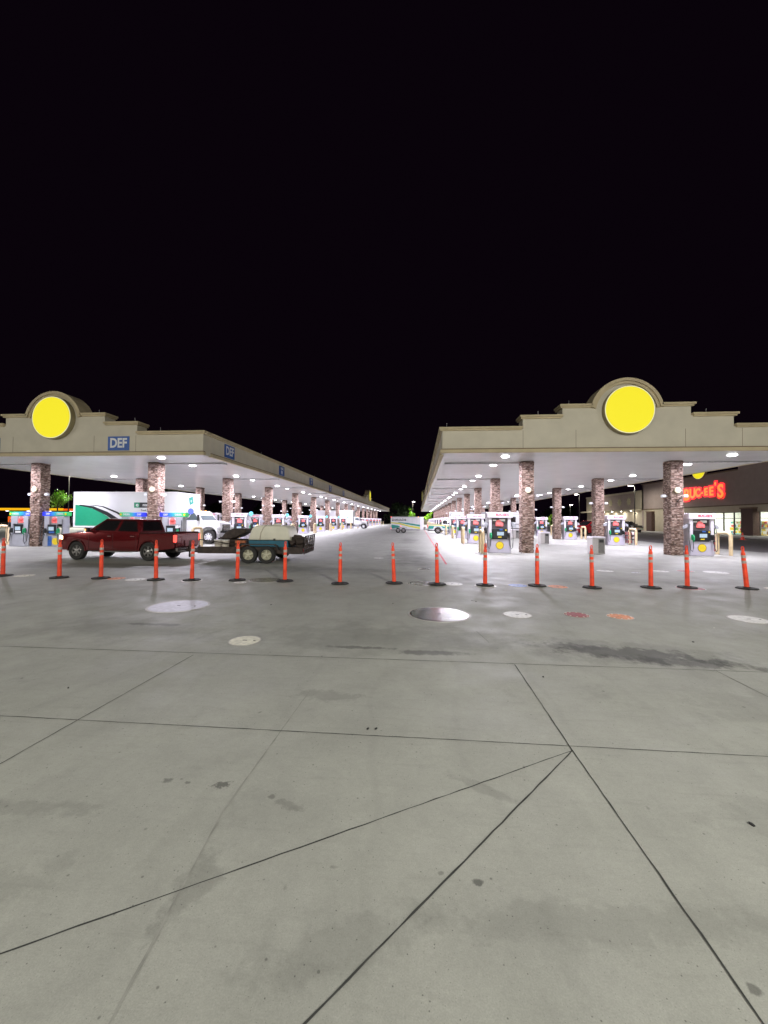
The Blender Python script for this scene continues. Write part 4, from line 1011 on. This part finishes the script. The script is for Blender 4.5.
# box trucks
def box_truck(label, loc, rz, decals):
    t = thing('box_truck', label, 'box truck', loc, rz, 'white box trucks between the left canopy islands')
    # origin: ground under the cab front; box behind to -x
    xb0, xb1 = -10.5, -2.7
    MB().box(xb0, xb1, -1.25, 1.25, 1.05, 3.50, .03).build('cargo_box', M['truckwhite'], t)
    mb = MB()
    for s in (-1, 1):
        ya, yb = sorted((s*1.251, s*1.275)); mb.box(xb0, xb1, ya, yb, 3.40, 3.51); mb.box(xb0, xb1, ya, yb, 1.04, 1.14)
        for x in (xb0, xb1-.10): mb.box(x, x+.10, ya, yb, 1.142, 3.398)
    mb.build('corner_trim', M['whitecar'], t)
    MB().box(xb0+.1, -.3, -.45, .45, .55, 1.04).build('chassis', M['greybox'], t)
    MB().box(xb0+.2, xb1-2.8, -1.15, -1.10, .45, .8).build('side_guard', M['greymetal'], t)
    # cab
    cab = [(-2.6, .75), (-1.15, .75), (-1.15, 1.55), (-1.62, 2.16), (-1.75, 2.24), (-2.6, 2.28)]
    MB().prism(cab, -1.0, 1.0, .06, seg=2).build('cab', M['whitecar'], t, True)
    hood = [(-1.148, .85), (-.95, .85), (-.55, .95), (-.02, .88), (.05, 1.15), (-.05, 1.42), (-.5, 1.52), (-1.148, 1.60)]
    MB().prism(hood, -.82, .82, .08, seg=2).build('hood', M['whitecar'], t, True)
    for s in (-1, 1):
        ya, yb = sorted((s*.70, s*1.12))
        o_ = [(-1.25, .62)]+[(-.62+.60*math.cos(a), .55+.60*math.sin(a)) for a in [PI*.95-PI*.95*i/10 for i in range(11)]]+[(-.02, .5), (.0, 1.0), (-.12, 1.26), (-.9, 1.32), (-1.25, 1.1)]
        MB().prism(o_, ya, yb, .03).build('fender', M['whitecar'], t, True)
        yy = s*1.002; ya, yb = sorted((yy, yy+s*.006))
        MB().prism([(-2.32, 1.60), (-1.35, 1.60), (-1.70, 2.08), (-2.32, 2.12)], ya, yb).build('side_window', M['clearglass'], t)
        mb = MB(); mb.tube([(-1.4, s*1.0, 2.0), (-1.25, s*1.25, 2.0), (-1.25, s*1.25, 1.6)], .018, 5); mb.box(-1.32, -1.22, min(s*1.16, s*1.36), max(s*1.16, s*1.36), 1.55, 2.02, .03); mb.build('wing_mirror', M['black'], t)
        mb = MB(); mb.box(-.07, .06, min(s*.80, s*1.05), max(s*.80, s*1.05), .92, 1.12, .03); mb.build('headlight', M['lampoff'], t)
        wheel(t, -.62, s*1.0, .47, .28, s, 'whitecar', 8)
        wheel(t, -7.9, s*.98, .47, .42, s, 'whitecar', 8)
        mb = MB(); mb.box(-2.3, -1.4, min(s*.9, s*1.1), max(s*.9, s*1.1), .38, .70, .03); mb.build('fuel_tank', M['greymetal'], t)
    a = Vector((-1.20, 0, 1.62)); b = Vector((-1.62, 0, 2.16)); n_ = Vector((.85, 0, .52)).normalized()
    pts = [a+Vector((0, -.86, 0)), a+Vector((0, .86, 0)), b+Vector((0, .80, -.06)), b+Vector((0, -.80, -.06))]
    MB().slab([p+n_*.012 for p in pts], .01).build('windscreen', M['clearglass'], t)
    MB().box(-.03, .16, -1.15, 1.15, .42, .72, .05, 2).build('front_bumper', M['greymetal'], t)
    g = MB().box(.02, .08, -.50, .50, .84, 1.32, .02).build('grille', M['black'], t)
    mb = MB()
    for z in (.92, 1.02, 1.12, 1.22): mb.box(.082, .095, -.46, .46, z, z+.03)
    mb.build('grille_bar', M['chrome'], g)
    mb = MB()
    for y in (-.6, 0, .6): mb.box(-1.9, -1.82, y-.04, y+.04, 2.24, 2.29)
    mb.build('roof_marker', M['amber'], t)
    if decals:
        y = -1.252
        mb = MB()
        pts = [(xb0+.13, 1.15), (xb0+.13, 2.62), (xb0+.9, 2.52), (xb0+1.8, 2.22), (xb0+2.6, 1.80), (xb0+3.3, 1.15)]
        mb.prism(pts, y-.006, y); mb.build('green_swoosh', M['truckgreen'], t)
        def band(off, th, x_end):
            up = [(xb0+.5+off*2.2, 2.62), (xb0+1.5+off*2, 2.52), (xb0+2.6+off*2, 2.12), (xb0+3.6+off*2, 1.55), (xb0+4.0+off*2, 1.2)]
            dn = [(x-.1, z-th*(.15+.85*i/4)) for i, (x, z) in enumerate(up)]
            return up+dn[::-1]
        for off, th in ((.0, .42), (.38, .16)):
            mb = MB(); mb.prism(band(off, th, 0), y-.012, y-.007); mb.build('black_swoosh', M['decalblack'], t)
        mb = MB(); mb.box(-5.95, -5.56, y-.006, y, 2.42, 2.78); mb.build('green_plate', M['truckgreen'], t)
        mb = MB(); mb.box(-5.558, -4.0, y-.006, y, 2.42, 2.78); mb.build('black_plate', M['decalblack'], t)
        mb = MB(); mb.text('e', .36, TX(-5.72, y-.010, 2.62), .002, .006, 1.2); mb.text('nterprise', .28, TX(-4.80, y-.010, 2.61), .002, .004); mb.build('plate_lettering', M['signwhite'], t)
        mb = MB(); mb.text('Truck Rental', .17, TX(-5.0, y-.008, 2.24), .002, .002); mb.build('small_lettering', M['decalblack'], t)
        mb = MB(); mb.T = Matrix.Translation((xb1+.004, .1, 2.95)) @ Matrix.Rotation(PI/2, 4, 'Z')
        mb.prism([(-.10, -.30), (.36, -.14), (.24, .34), (-.22, .20)], -.006, 0); mb.build('front_decal', M['teal'], t)
        mb = MB(); mb.text('e', .34, TX(xb1+.014, .16, 2.97, PI/2), .002, .004); mb.build('front_decal_letter', M['signwhite'], t)
    return t
box_truck('white box truck with a green and black swoosh, parked behind the maroon pickup', (-13.45, 26.1, 0), R(-1.0), True)
box_truck('plain white box truck far down the left canopy, facing the open lane', (-9.9, 75.4, 0), 0, False)

# enclosed striped trailer in the lane
t = thing('enclosed_trailer', 'small white enclosed trailer with yellow and teal stripes, crossing the lane', 'trailer', (-1.7, 53.0, 0), R(2))
MB().prism([(-2.0, -1.0), (1.95, -1.0), (2.35, -.55), (2.45, 0), (2.35, .55), (1.95, 1.0), (-2.0, 1.0)], .42, 2.16, .03, axis='z').build('trailer_box', M['truckwhite'], t)
mb = MB(); mb.box(-2.02, 1.97, -1.02, -1.0, .40, .50); mb.box(-2.02, 1.97, -1.02, -1.0, 2.10, 2.19); mb.box(-1.9, 1.9, -.8, .8, .33, .41); mb.build('frame_trim', M['greymetal'], t)
mb = MB(); mb.prism([(-1.98, 1.42), (-.9, 1.36), (.4, 1.02), (1.93, .78), (1.93, .52), (.5, .80), (-.9, 1.18), (-1.98, 1.28)], -1.008, -1.002); mb.build('yellow_stripe', M['yellowstripe'], t)
mb = MB(); mb.prism([(-1.0, 1.46), (.4, 1.32), (1.93, 1.10), (1.93, .86), (.4, 1.12), (-1.0, 1.40)], -1.008, -1.002); mb.build('teal_stripe', M['teal'], t)
mb = MB(); mb.prism([(-1.9, 1.10), (-1.0, .98), (-.7, .80), (-1.1, .62), (-1.9, .55)], -1.008, -1.002); mb.build('teal_patch', M['teal'], t)
mb = MB(); x = -1.82; rd = random.Random(2)
for i in range(11):
    w_ = rd.uniform(.10, .16); mb.box(x, x+w_*.35, -1.008, -1.002, 1.60, 1.60+rd.uniform(.22, .34)); mb.box(x+w_*.3, x+w_, -1.0085, -1.0025, 1.62+rd.uniform(0, .08), 1.74+rd.uniform(0, .06)); x += w_+.04
mb.build('lettering', M['decalblack'], t)
mb = MB(); mb.box(.85, .87, -1.006, -1.001, .6, 1.9); mb.box(1.5, 1.52, -1.006, -1.001, .6, 1.9); mb.box(.87, 1.5, -1.006, -1.001, 1.88, 1.9); mb.build('side_door', M['greymetal'], t)
for x in (-1.0, -.28):
    for s in (-1, 1): wheel(t, x, s*.92, .33, .2, s, 'rim', 6)
mb = MB(); mb.prism([(-1.5, .55), (-1.4, .76), (.12, .76), (.22, .55), (.17, .55), (.08, .72), (-1.36, .72), (-1.45, .55)], -1.10, -1.0); mb.build('mudguard', M['greymetal'], t)
mb = MB(); mb.box(1.9, 3.3, -.05, .05, .40, .50); mb.box(2.46, 2.75, -.25, .25, .52, .80, .02); mb.build('tongue', M['greymetal'], t)
for x, z in ((-1.95, 2.12), (1.7, 2.15), (-1.95, .62), (-.64, .90)):
    mb = MB(); mb.box(x-.05, x+.05, -1.05, -1.021, z-.04, z+.04); mb.build('marker_light', M['amber'] if x > 1 else M['tail'], t)

# long white travel trailer behind the right pumps
t = thing('travel_trailer', 'long white travel trailer standing behind the first right-hand pumps', 'trailer', (9.3, 53.3, 0), 0)
MB().box(-5.0, 5.0, -1.2, 1.2, .75, 2.84, .08, 2).build('trailer_body', M['truckwhite'], t, True)
MB().box(-4.8, 4.8, -1.1, 1.1, .42, .749).build('underbody', M['greybox'], t)
mb = MB(); mb.box(-4.98, 4.98, -1.215, -1.2, 1.25, 1.32); mb.box(-4.98, 4.98, -1.215, -1.2, 2.6, 2.64); mb.build('side_trim', M['decalblack'], t)
for x0_, x1_, z0_, z1_ in ((-4.35, -3.75, 1.5, 2.35), (-1.4, -.5, 1.6, 2.2), (2.2, 3.4, 1.6, 2.2)):
    f = MB().box(x0_-.05, x1_+.05, -1.22, -1.2, z0_-.05, z1_+.05).build('window', M['black'], t); MB().box(x0_, x1_, -1.228, -1.221, z0_, z1_).build('pane', M['carglass'], f)
MB().box(.6, 1.3, -1.215, -1.2, .8, 2.5).build('door', M['whitecar'], t)
for x in (.2, -.6):
    for s in (-1, 1): wheel(t, x, s*1.0, .36, .22, s, 'rim', 6)

# ------------------------------------------------------------------ shop building
XW = 40.0
S = thing('shop_building', 'big tan and brown shop with lit glass front, right of the canopies', 'shop', (XW, 30, 0))
S.location = (0, 0, 0)
YA, YB_, YC = 26, 73.2, 96
# tall part: upper wall, header, end return
mb = MB(); mb.box(XW, XW+.6, YA, YB_, 3.92, 8.30); mb.box(XW, XW+24, YB_-.4, YB_, .15, 8.30); mb.build('upper_wall', M['storebrown'], S)
mb = MB(); mb.box(XW-.18, XW+.7, YA, 52.0, 8.30, 8.75); mb.box(XW-.22, XW+.7, YA, 51.2, 8.752, 9.4); mb.build('stepped_parapet', M['storebrown'], S)
mb = MB(); mb.box(XW-.12, XW+.65, 52.0, YB_+.1, 8.302, 8.46); mb.box(XW-.08, XW-.001, YA, YB_, 3.86, 3.98); mb.build('cornice', M['trimdark'], S)
MB().box(XW+.02, XW+.5, YA, YB_, 3.05, 3.858).build('header_wall', M['storecream'], S)
MB().box(XW+.6, XW+24, YA, YB_-.4, 7.4, 7.5).build('roof', M['greymetal'], S)
# piers
def pier(y, w_=1.7):
    c = MB().box(XW-.5, XW+.35, y-w_/2, y+w_/2, .15, 3.40).build('pier', M['storestone'], S)
    MB().box(XW-.58, XW-.0, y-w_/2-.1, y+w_/2+.1, 3.40, 3.56).build('pier_cap', M['trimdark'], c)
for y in (50.4, 40.0, 31.0): pier(y)
pier(70.3, 1.5)
MB().box(XW+.03, XW+.45, 63.4, 69.5, .15, 3.048).build('blank_wall', M['storecream'], S)
MB().box(XW+.03, XW+.45, 71.1, YB_-.4, .15, 3.048).build('blank_wall', M['storecream'], S)
# glazing bays
def bay(y0, y1, n):
    w_ = (y1-y0)/n
    for i in range(n):
        a, b = y0+i*w_, y0+(i+1)*w_
        mb = MB(); mb.box(XW+.10, XW+.22, a, a+.06, .16, 3.045); mb.box(XW+.10, XW+.22, b-.06, b, .16, 3.045)
        for z in (.16, 2.22, 2.98): mb.box(XW+.105, XW+.215, a+.061, b-.061, z, z+.065)
        f = mb.build('window', M['frame'], S)
        MB().box(XW+.15, XW+.165, a+.062, b-.062, .226, 2.219).build('pane', M['pane'], f)
        MB().box(XW+.15, XW+.165, a+.062, b-.062, 2.286, 2.979).build('pane', M['pane'], f)
bay(51.4, 63.3, 7); bay(41.0, 49.4, 5); bay(32.0, 39.0, 4)
# interior
mb = MB(); mb.box(XW+7, XW+7.1, YA, 69, .15, 3.6); mb.box(XW+.5, XW+7, YA, 69, .10, .15); mb.box(XW+.5, XW+7, 68.9, 69, .15, 3.6); mb.build('interior_wall', M['shopwall'], S)
MB().box(XW+.5, XW+7, YA, 69, 3.6, 3.66).build('interior_ceiling', M['shopwall'], S)
for i in range(5): area_light('shop_lamp', (XW+3.0, 33+8*i, 3.55), 5, 520, (1, .97, .88), S, 'RECTANGLE', 1.5)
rd = random.Random(21)
for i in range(9):
    y = 33+3.9*i; t = thing('shop_shelf', 'stocked shelf inside the shop front, %s from the right' % (['nearest', 'second', 'third', 'fourth', 'fifth', 'sixth', 'seventh', 'eighth', 'ninth'][i]), 'shelf', (XW+1.5+rd.uniform(0, 1.8), y, .152), 0, 'stocked shelves inside the shop')
    MB().box(-.25, .25, -1.3, 1.3, 0, .12).build('shelf_base', M['shelf'][rd.randint(0, 5)], t)
    mb = MB()
    for z in (.5, .95, 1.4): mb.box(-.25, .25, -1.3, 1.3, z, z+.03)
    mb.box(.24, .27, -1.3, 1.3, .12, 1.75); mb.build('shelf_board', M['shopwall'], t)
    bins = [MB() for _ in range(6)]
    for z in (.121, .531, .981, 1.431):
        y2 = -1.25
        while y2 < 1.1:
            l_ = rd.uniform(.12, .4); bins[rd.choice([0, 0, 1, 1, 2, 3, 3, 4, 5])].box(-.22, .2, y2, y2+l_-.02, z, z+rd.uniform(.2, .38)); y2 += l_
    for q, bb in enumerate(bins):
        if len(bb.bm.verts): bb.build('goods', M['shelf'][q], t)
# lower wing with medallions
MB().box(XW, XW+.5, YB_, YC, 4.0, 7.05).build('wing_upper_wall', M['storebrown'], S)
mb = MB(); mb.box(XW-.08, XW-.001, YB_+.02, 75.4, 4.0, 7.3); mb.box(XW-.08, XW-.001, 88.6, YC, 4.0, 7.3); mb.build('wing_pilaster', M['storecream'], S)
mb = MB(); mb.box(XW-.16, XW+.55, YB_+.02, YC+.1, 7.06, 7.40); mb.build('wing_cornice', M['storecream'], S)
MB().box(XW-1.5, XW+.4, YB_+.3, 95.8, 3.74, 3.99).build('wing_awning', M['storecream'], S)
MB().box(XW+.05, XW+.45, YB_, YC, .15, 3.738).build('wing_lower_wall', M['storecream'], S)
for y in (77.5, 81.0, 84.6):
    q = MB(); q.T = Matrix.Translation((XW-.001, y, 5.55)) @ Matrix.Rotation(-PI/2, 4, 'Z')
    q.lathe([(.62, 0), (.62, -.06), (.50, -.06), (.50, -.02)], axis='y', n=24)
    for a in range(4):
        q2 = Matrix.Translation((XW-.001, y, 5.55)) @ Matrix.Rotation(-PI/2, 4, 'Z') @ Matrix.Rotation(a*PI/4, 4, 'Y'); q.T = q2; q.box(-.06, .06, -.05, -.02, -.85, .85)
    q.build('medallion', M['medallion'], S)
for y in (75.5, 79, 82.5, 86, 90):
    l = MB().lathe([(.12, 0), (.12, -.04)], (XW-.7, y, 3.738), n=14).build('awning_lamp', M['lampwarm'], S); area_light('awning_light', (XW-.7, y, 3.66), .25, 55, (1, .93, .86), S)
    MB().box(XW-.02, XW+.048, y+.6, y+2.4, .4, 1.5).build('notice_board', M['shopwall'], S)
# lit shop name and round sign
t = thing('shop_name_sign', "lit red and orange BUC-EE'S letters on the brown shop wall", 'sign', (XW-.02, 58.15, 5.80), -PI/2)
N_ = "BUC-EE'S"; sz = [2.35, 1.9, 1.6, 1.0, 1.4, 1.65, 1.3, 2.45]; wd = [1.32, 1.12, 1.05, .55, .98, 1.0, .45, 1.32]
tw = sum(wd); x = -tw/2; dz = [-.1, .05, .10, .05, .12, .12, .75, 0]
bo, fc = MB(), MB()
for i, ch in enumerate(N_):
    xx = x+wd[i]/2; x += wd[i]
    if ch == '-':
        bo.box(xx-.33, xx+.33, -.10, -.02, dz[i]-.24, dz[i]+.24); fc.box(xx-.19, xx+.19, -.16, -.101, dz[i]-.12, dz[i]+.12); continue
    bo.text(ch, sz[i], TX(xx, -.06, dz[i]), .04, .24, .92); fc.text(ch, sz[i], TX(xx, -.13, dz[i]), .025, .06, .92)
bo.build('letter_border', M['redneon'], t); fc.build('letter_face', M['orangeneon'], t)
round_sign((XW-.02, 58.7, 9.2), -PI/2, 'round yellow lit sign on the shop wall above the red letters', 1.35)
# traffic cone on the shop side
t = thing('traffic_cone', 'orange traffic cone standing by the shop front', 'traffic cone', (31.9, 41.2, .004))
MB().lathe([(.17, .03), (.03, .72), (.025, .73)], n=18).build('cone_body', M['conecol'], t, True)
MB().box(-.2, .2, -.2, .2, 0, .03, .01).build('cone_base', M['conecol'], t)
MB().lathe([(.115, .33), (.09, .45)], n=18, cap=False).build('reflective_band', M['tape'], t, True)

# ------------------------------------------------------------------ parking-lot lamp poles
def pole(x, y, h, label, power, heads=((0, -1),), size=.45, vis=True):
    t = thing('lamp_pole', label, 'street lamp', (x, y, 0), 0, 'lamp poles round the lot')
    MB().lathe([(.28, 0), (.28, .7), (.25, .75)], n=16).build('pole_base', M['kerb'], t)
    MB().lathe([(.09, .75), (.06, h)], n=10).build('pole', M['darkmetal'], t)
    for hx, hy in heads:
        a = math.atan2(hy, hx)
        mb = MB(); mb.T = Matrix.Translation((0, 0, h)) @ Matrix.Rotation(a, 4, 'Z'); mb.box(0, .35, -.04, .04, -.10, -.02); mb.box(.3, 1.0, -.25, .25, -.10, .04, .03); hd = mb.build('lamp_head', M['darkmetal'], t)
        mb = MB(); mb.T = Matrix.Translation((0, 0, h)) @ Matrix.Rotation(a, 4, 'Z'); mb.box(.36, .94, -.20, .20, -.17, -.101, .02); mb.build('lamp_lens', M['lampwarm'], hd)
        area_light('pole_lamp', (.65*math.cos(a), .65*math.sin(a), h-.20), size, power, POLE_C, t, rot=((R(40), 0, 0) if y < 0 else None))
    return t
# lamps behind the photographer: first follows post shadows, other three added for even light
pole(7.0, -7.0, 9.2, 'tall lamp pole behind the photographer, right side', POLE_W*1.6, heads=((0, 1),))
pole(-13.0, -9.0, 9.2, 'added lamp pole behind the photographer, left side', POLE_W*1.1, heads=((0, 1),))
pole(27.0, -6.0, 9.2, 'added lamp pole right of the photographer', POLE_W*.9, heads=((0, 1),))
pole(-33.0, -4.0, 9.2, 'added lamp pole far left of the photographer', POLE_W*.8, heads=((0, 1),))
pole(36.0, 68.0, 7.85, 'lamp pole lit before the shop wing, seen between two columns', 700, heads=((-1, 0),))
pole(35.5, 89.0, 7.8, 'lit lamp pole beyond the shop wing', 700, heads=((-1, 0),))
pole(58.0, 154.0, 8.2, 'small distant lamp pole left of the shop', 900, heads=((0, -1), (1, 0)))
pole(-55.5, 57.0, 9.4, 'dark lamp pole left of the swoosh box truck', 3500, heads=((1, .2),))
pole(-2.3, 162.5, 9.6, 'distant lamp pole above the bright tree in the lane', 4500, heads=((0, -1), (1, 0)), size=.6)

# ------------------------------------------------------------------ trees and far things
leaf_tree('small_tree', 'bright green lit tree above the outer diesel pump', -52.9, 52.5, 5.4, 1.7, M['leafbright'], 5, 3.4, 1100, .13)
leaf_tree('small_tree', 'bright green tree under the distant lamp in the lane', -2.6, 158, 7.2, 1.7, M['leafbright'], 8, 2.0, 900, .22)
leaf_tree('small_tree', 'green tree right of the enclosed trailer, far off', 4.6, 162, 5.2, 2.4, M['leafbright'], 9, 1.2, 400, .4)
leaf_tree('dark_tree', 'dark tree behind the left canopy, beside the second column', -45, 64, 9.5, 4.0, M['leafdark'], 12, 2.5, 1200, .5)
leaf_tree('small_tree', 'green tree behind the third-island column on the shop side', 21.8, 66, 2.9, .9, M['leafbright'], 14, .8, 500, .12)
rd = random.Random(31)
pos = ['far left', 'left end', 'left of the gas station', 'behind the swoosh truck', 'behind the left columns', 'left of the lane end', 'at the lane end', 'right of the lane end', 'behind the right columns', 'left of the shop']
for i in range(10):
    x = -150+24*i+rd.uniform(-4, 4); leaf_tree('dark_tree', 'dark distant tree on the horizon, ' + pos[i], x, 190+rd.uniform(-8, 12), rd.uniform(7, 11), rd.uniform(7, 10), M['leafdark'], 50+i, 1.0, 900, 1.1, 'dark trees along the horizon', 14)
o = MB().box(1.5, 7.5, 158, 158.4, 0, 2.0, .03).build('screen_wall', M['beige']); tag(o, 'low beige wall at the far end of the lane', 'wall')
# neighbouring gas station with a lit yellow edge
t = thing('gas_station_canopy', 'distant gas station canopy with a lit yellow and orange edge', 'gas canopy', (-128, 120, 0), 0)
MB().box(-17, 14.3, -.2, 10, 3.9, 4.3).build('canopy_deck', M['greymetal'], t)
MB().box(-17, 9.6, -.35, -.2, 4.05, 4.85).build('yellow_band', M['gasyellow'], t)
MB().box(9.62, 14.3, -.35, -.2, 4.05, 4.7).build('orange_band', M['gasred'], t)
for x in (-13, -3, 7, 13): MB().box(x-.25, x+.25, 3.8, 4.2, 0, 3.9).build('column', M['greymetal'], t)
for x in (-14, -6, 2, 10):
    l = MB().box(x-.3, x+.3, 2, 2.6, 3.86, 3.899).build('canopy_light', M['lens'], t)
    MB().box(x-.5, x+.5, 3, 3.6, 0, 2.0, .05).build('pump', M['gasred'] if x in (-14,) else M['pumpwhite'], t)
area_light('station_lamp', (0, 3, 3.8), 8, 1500, (1, .93, .8), t)
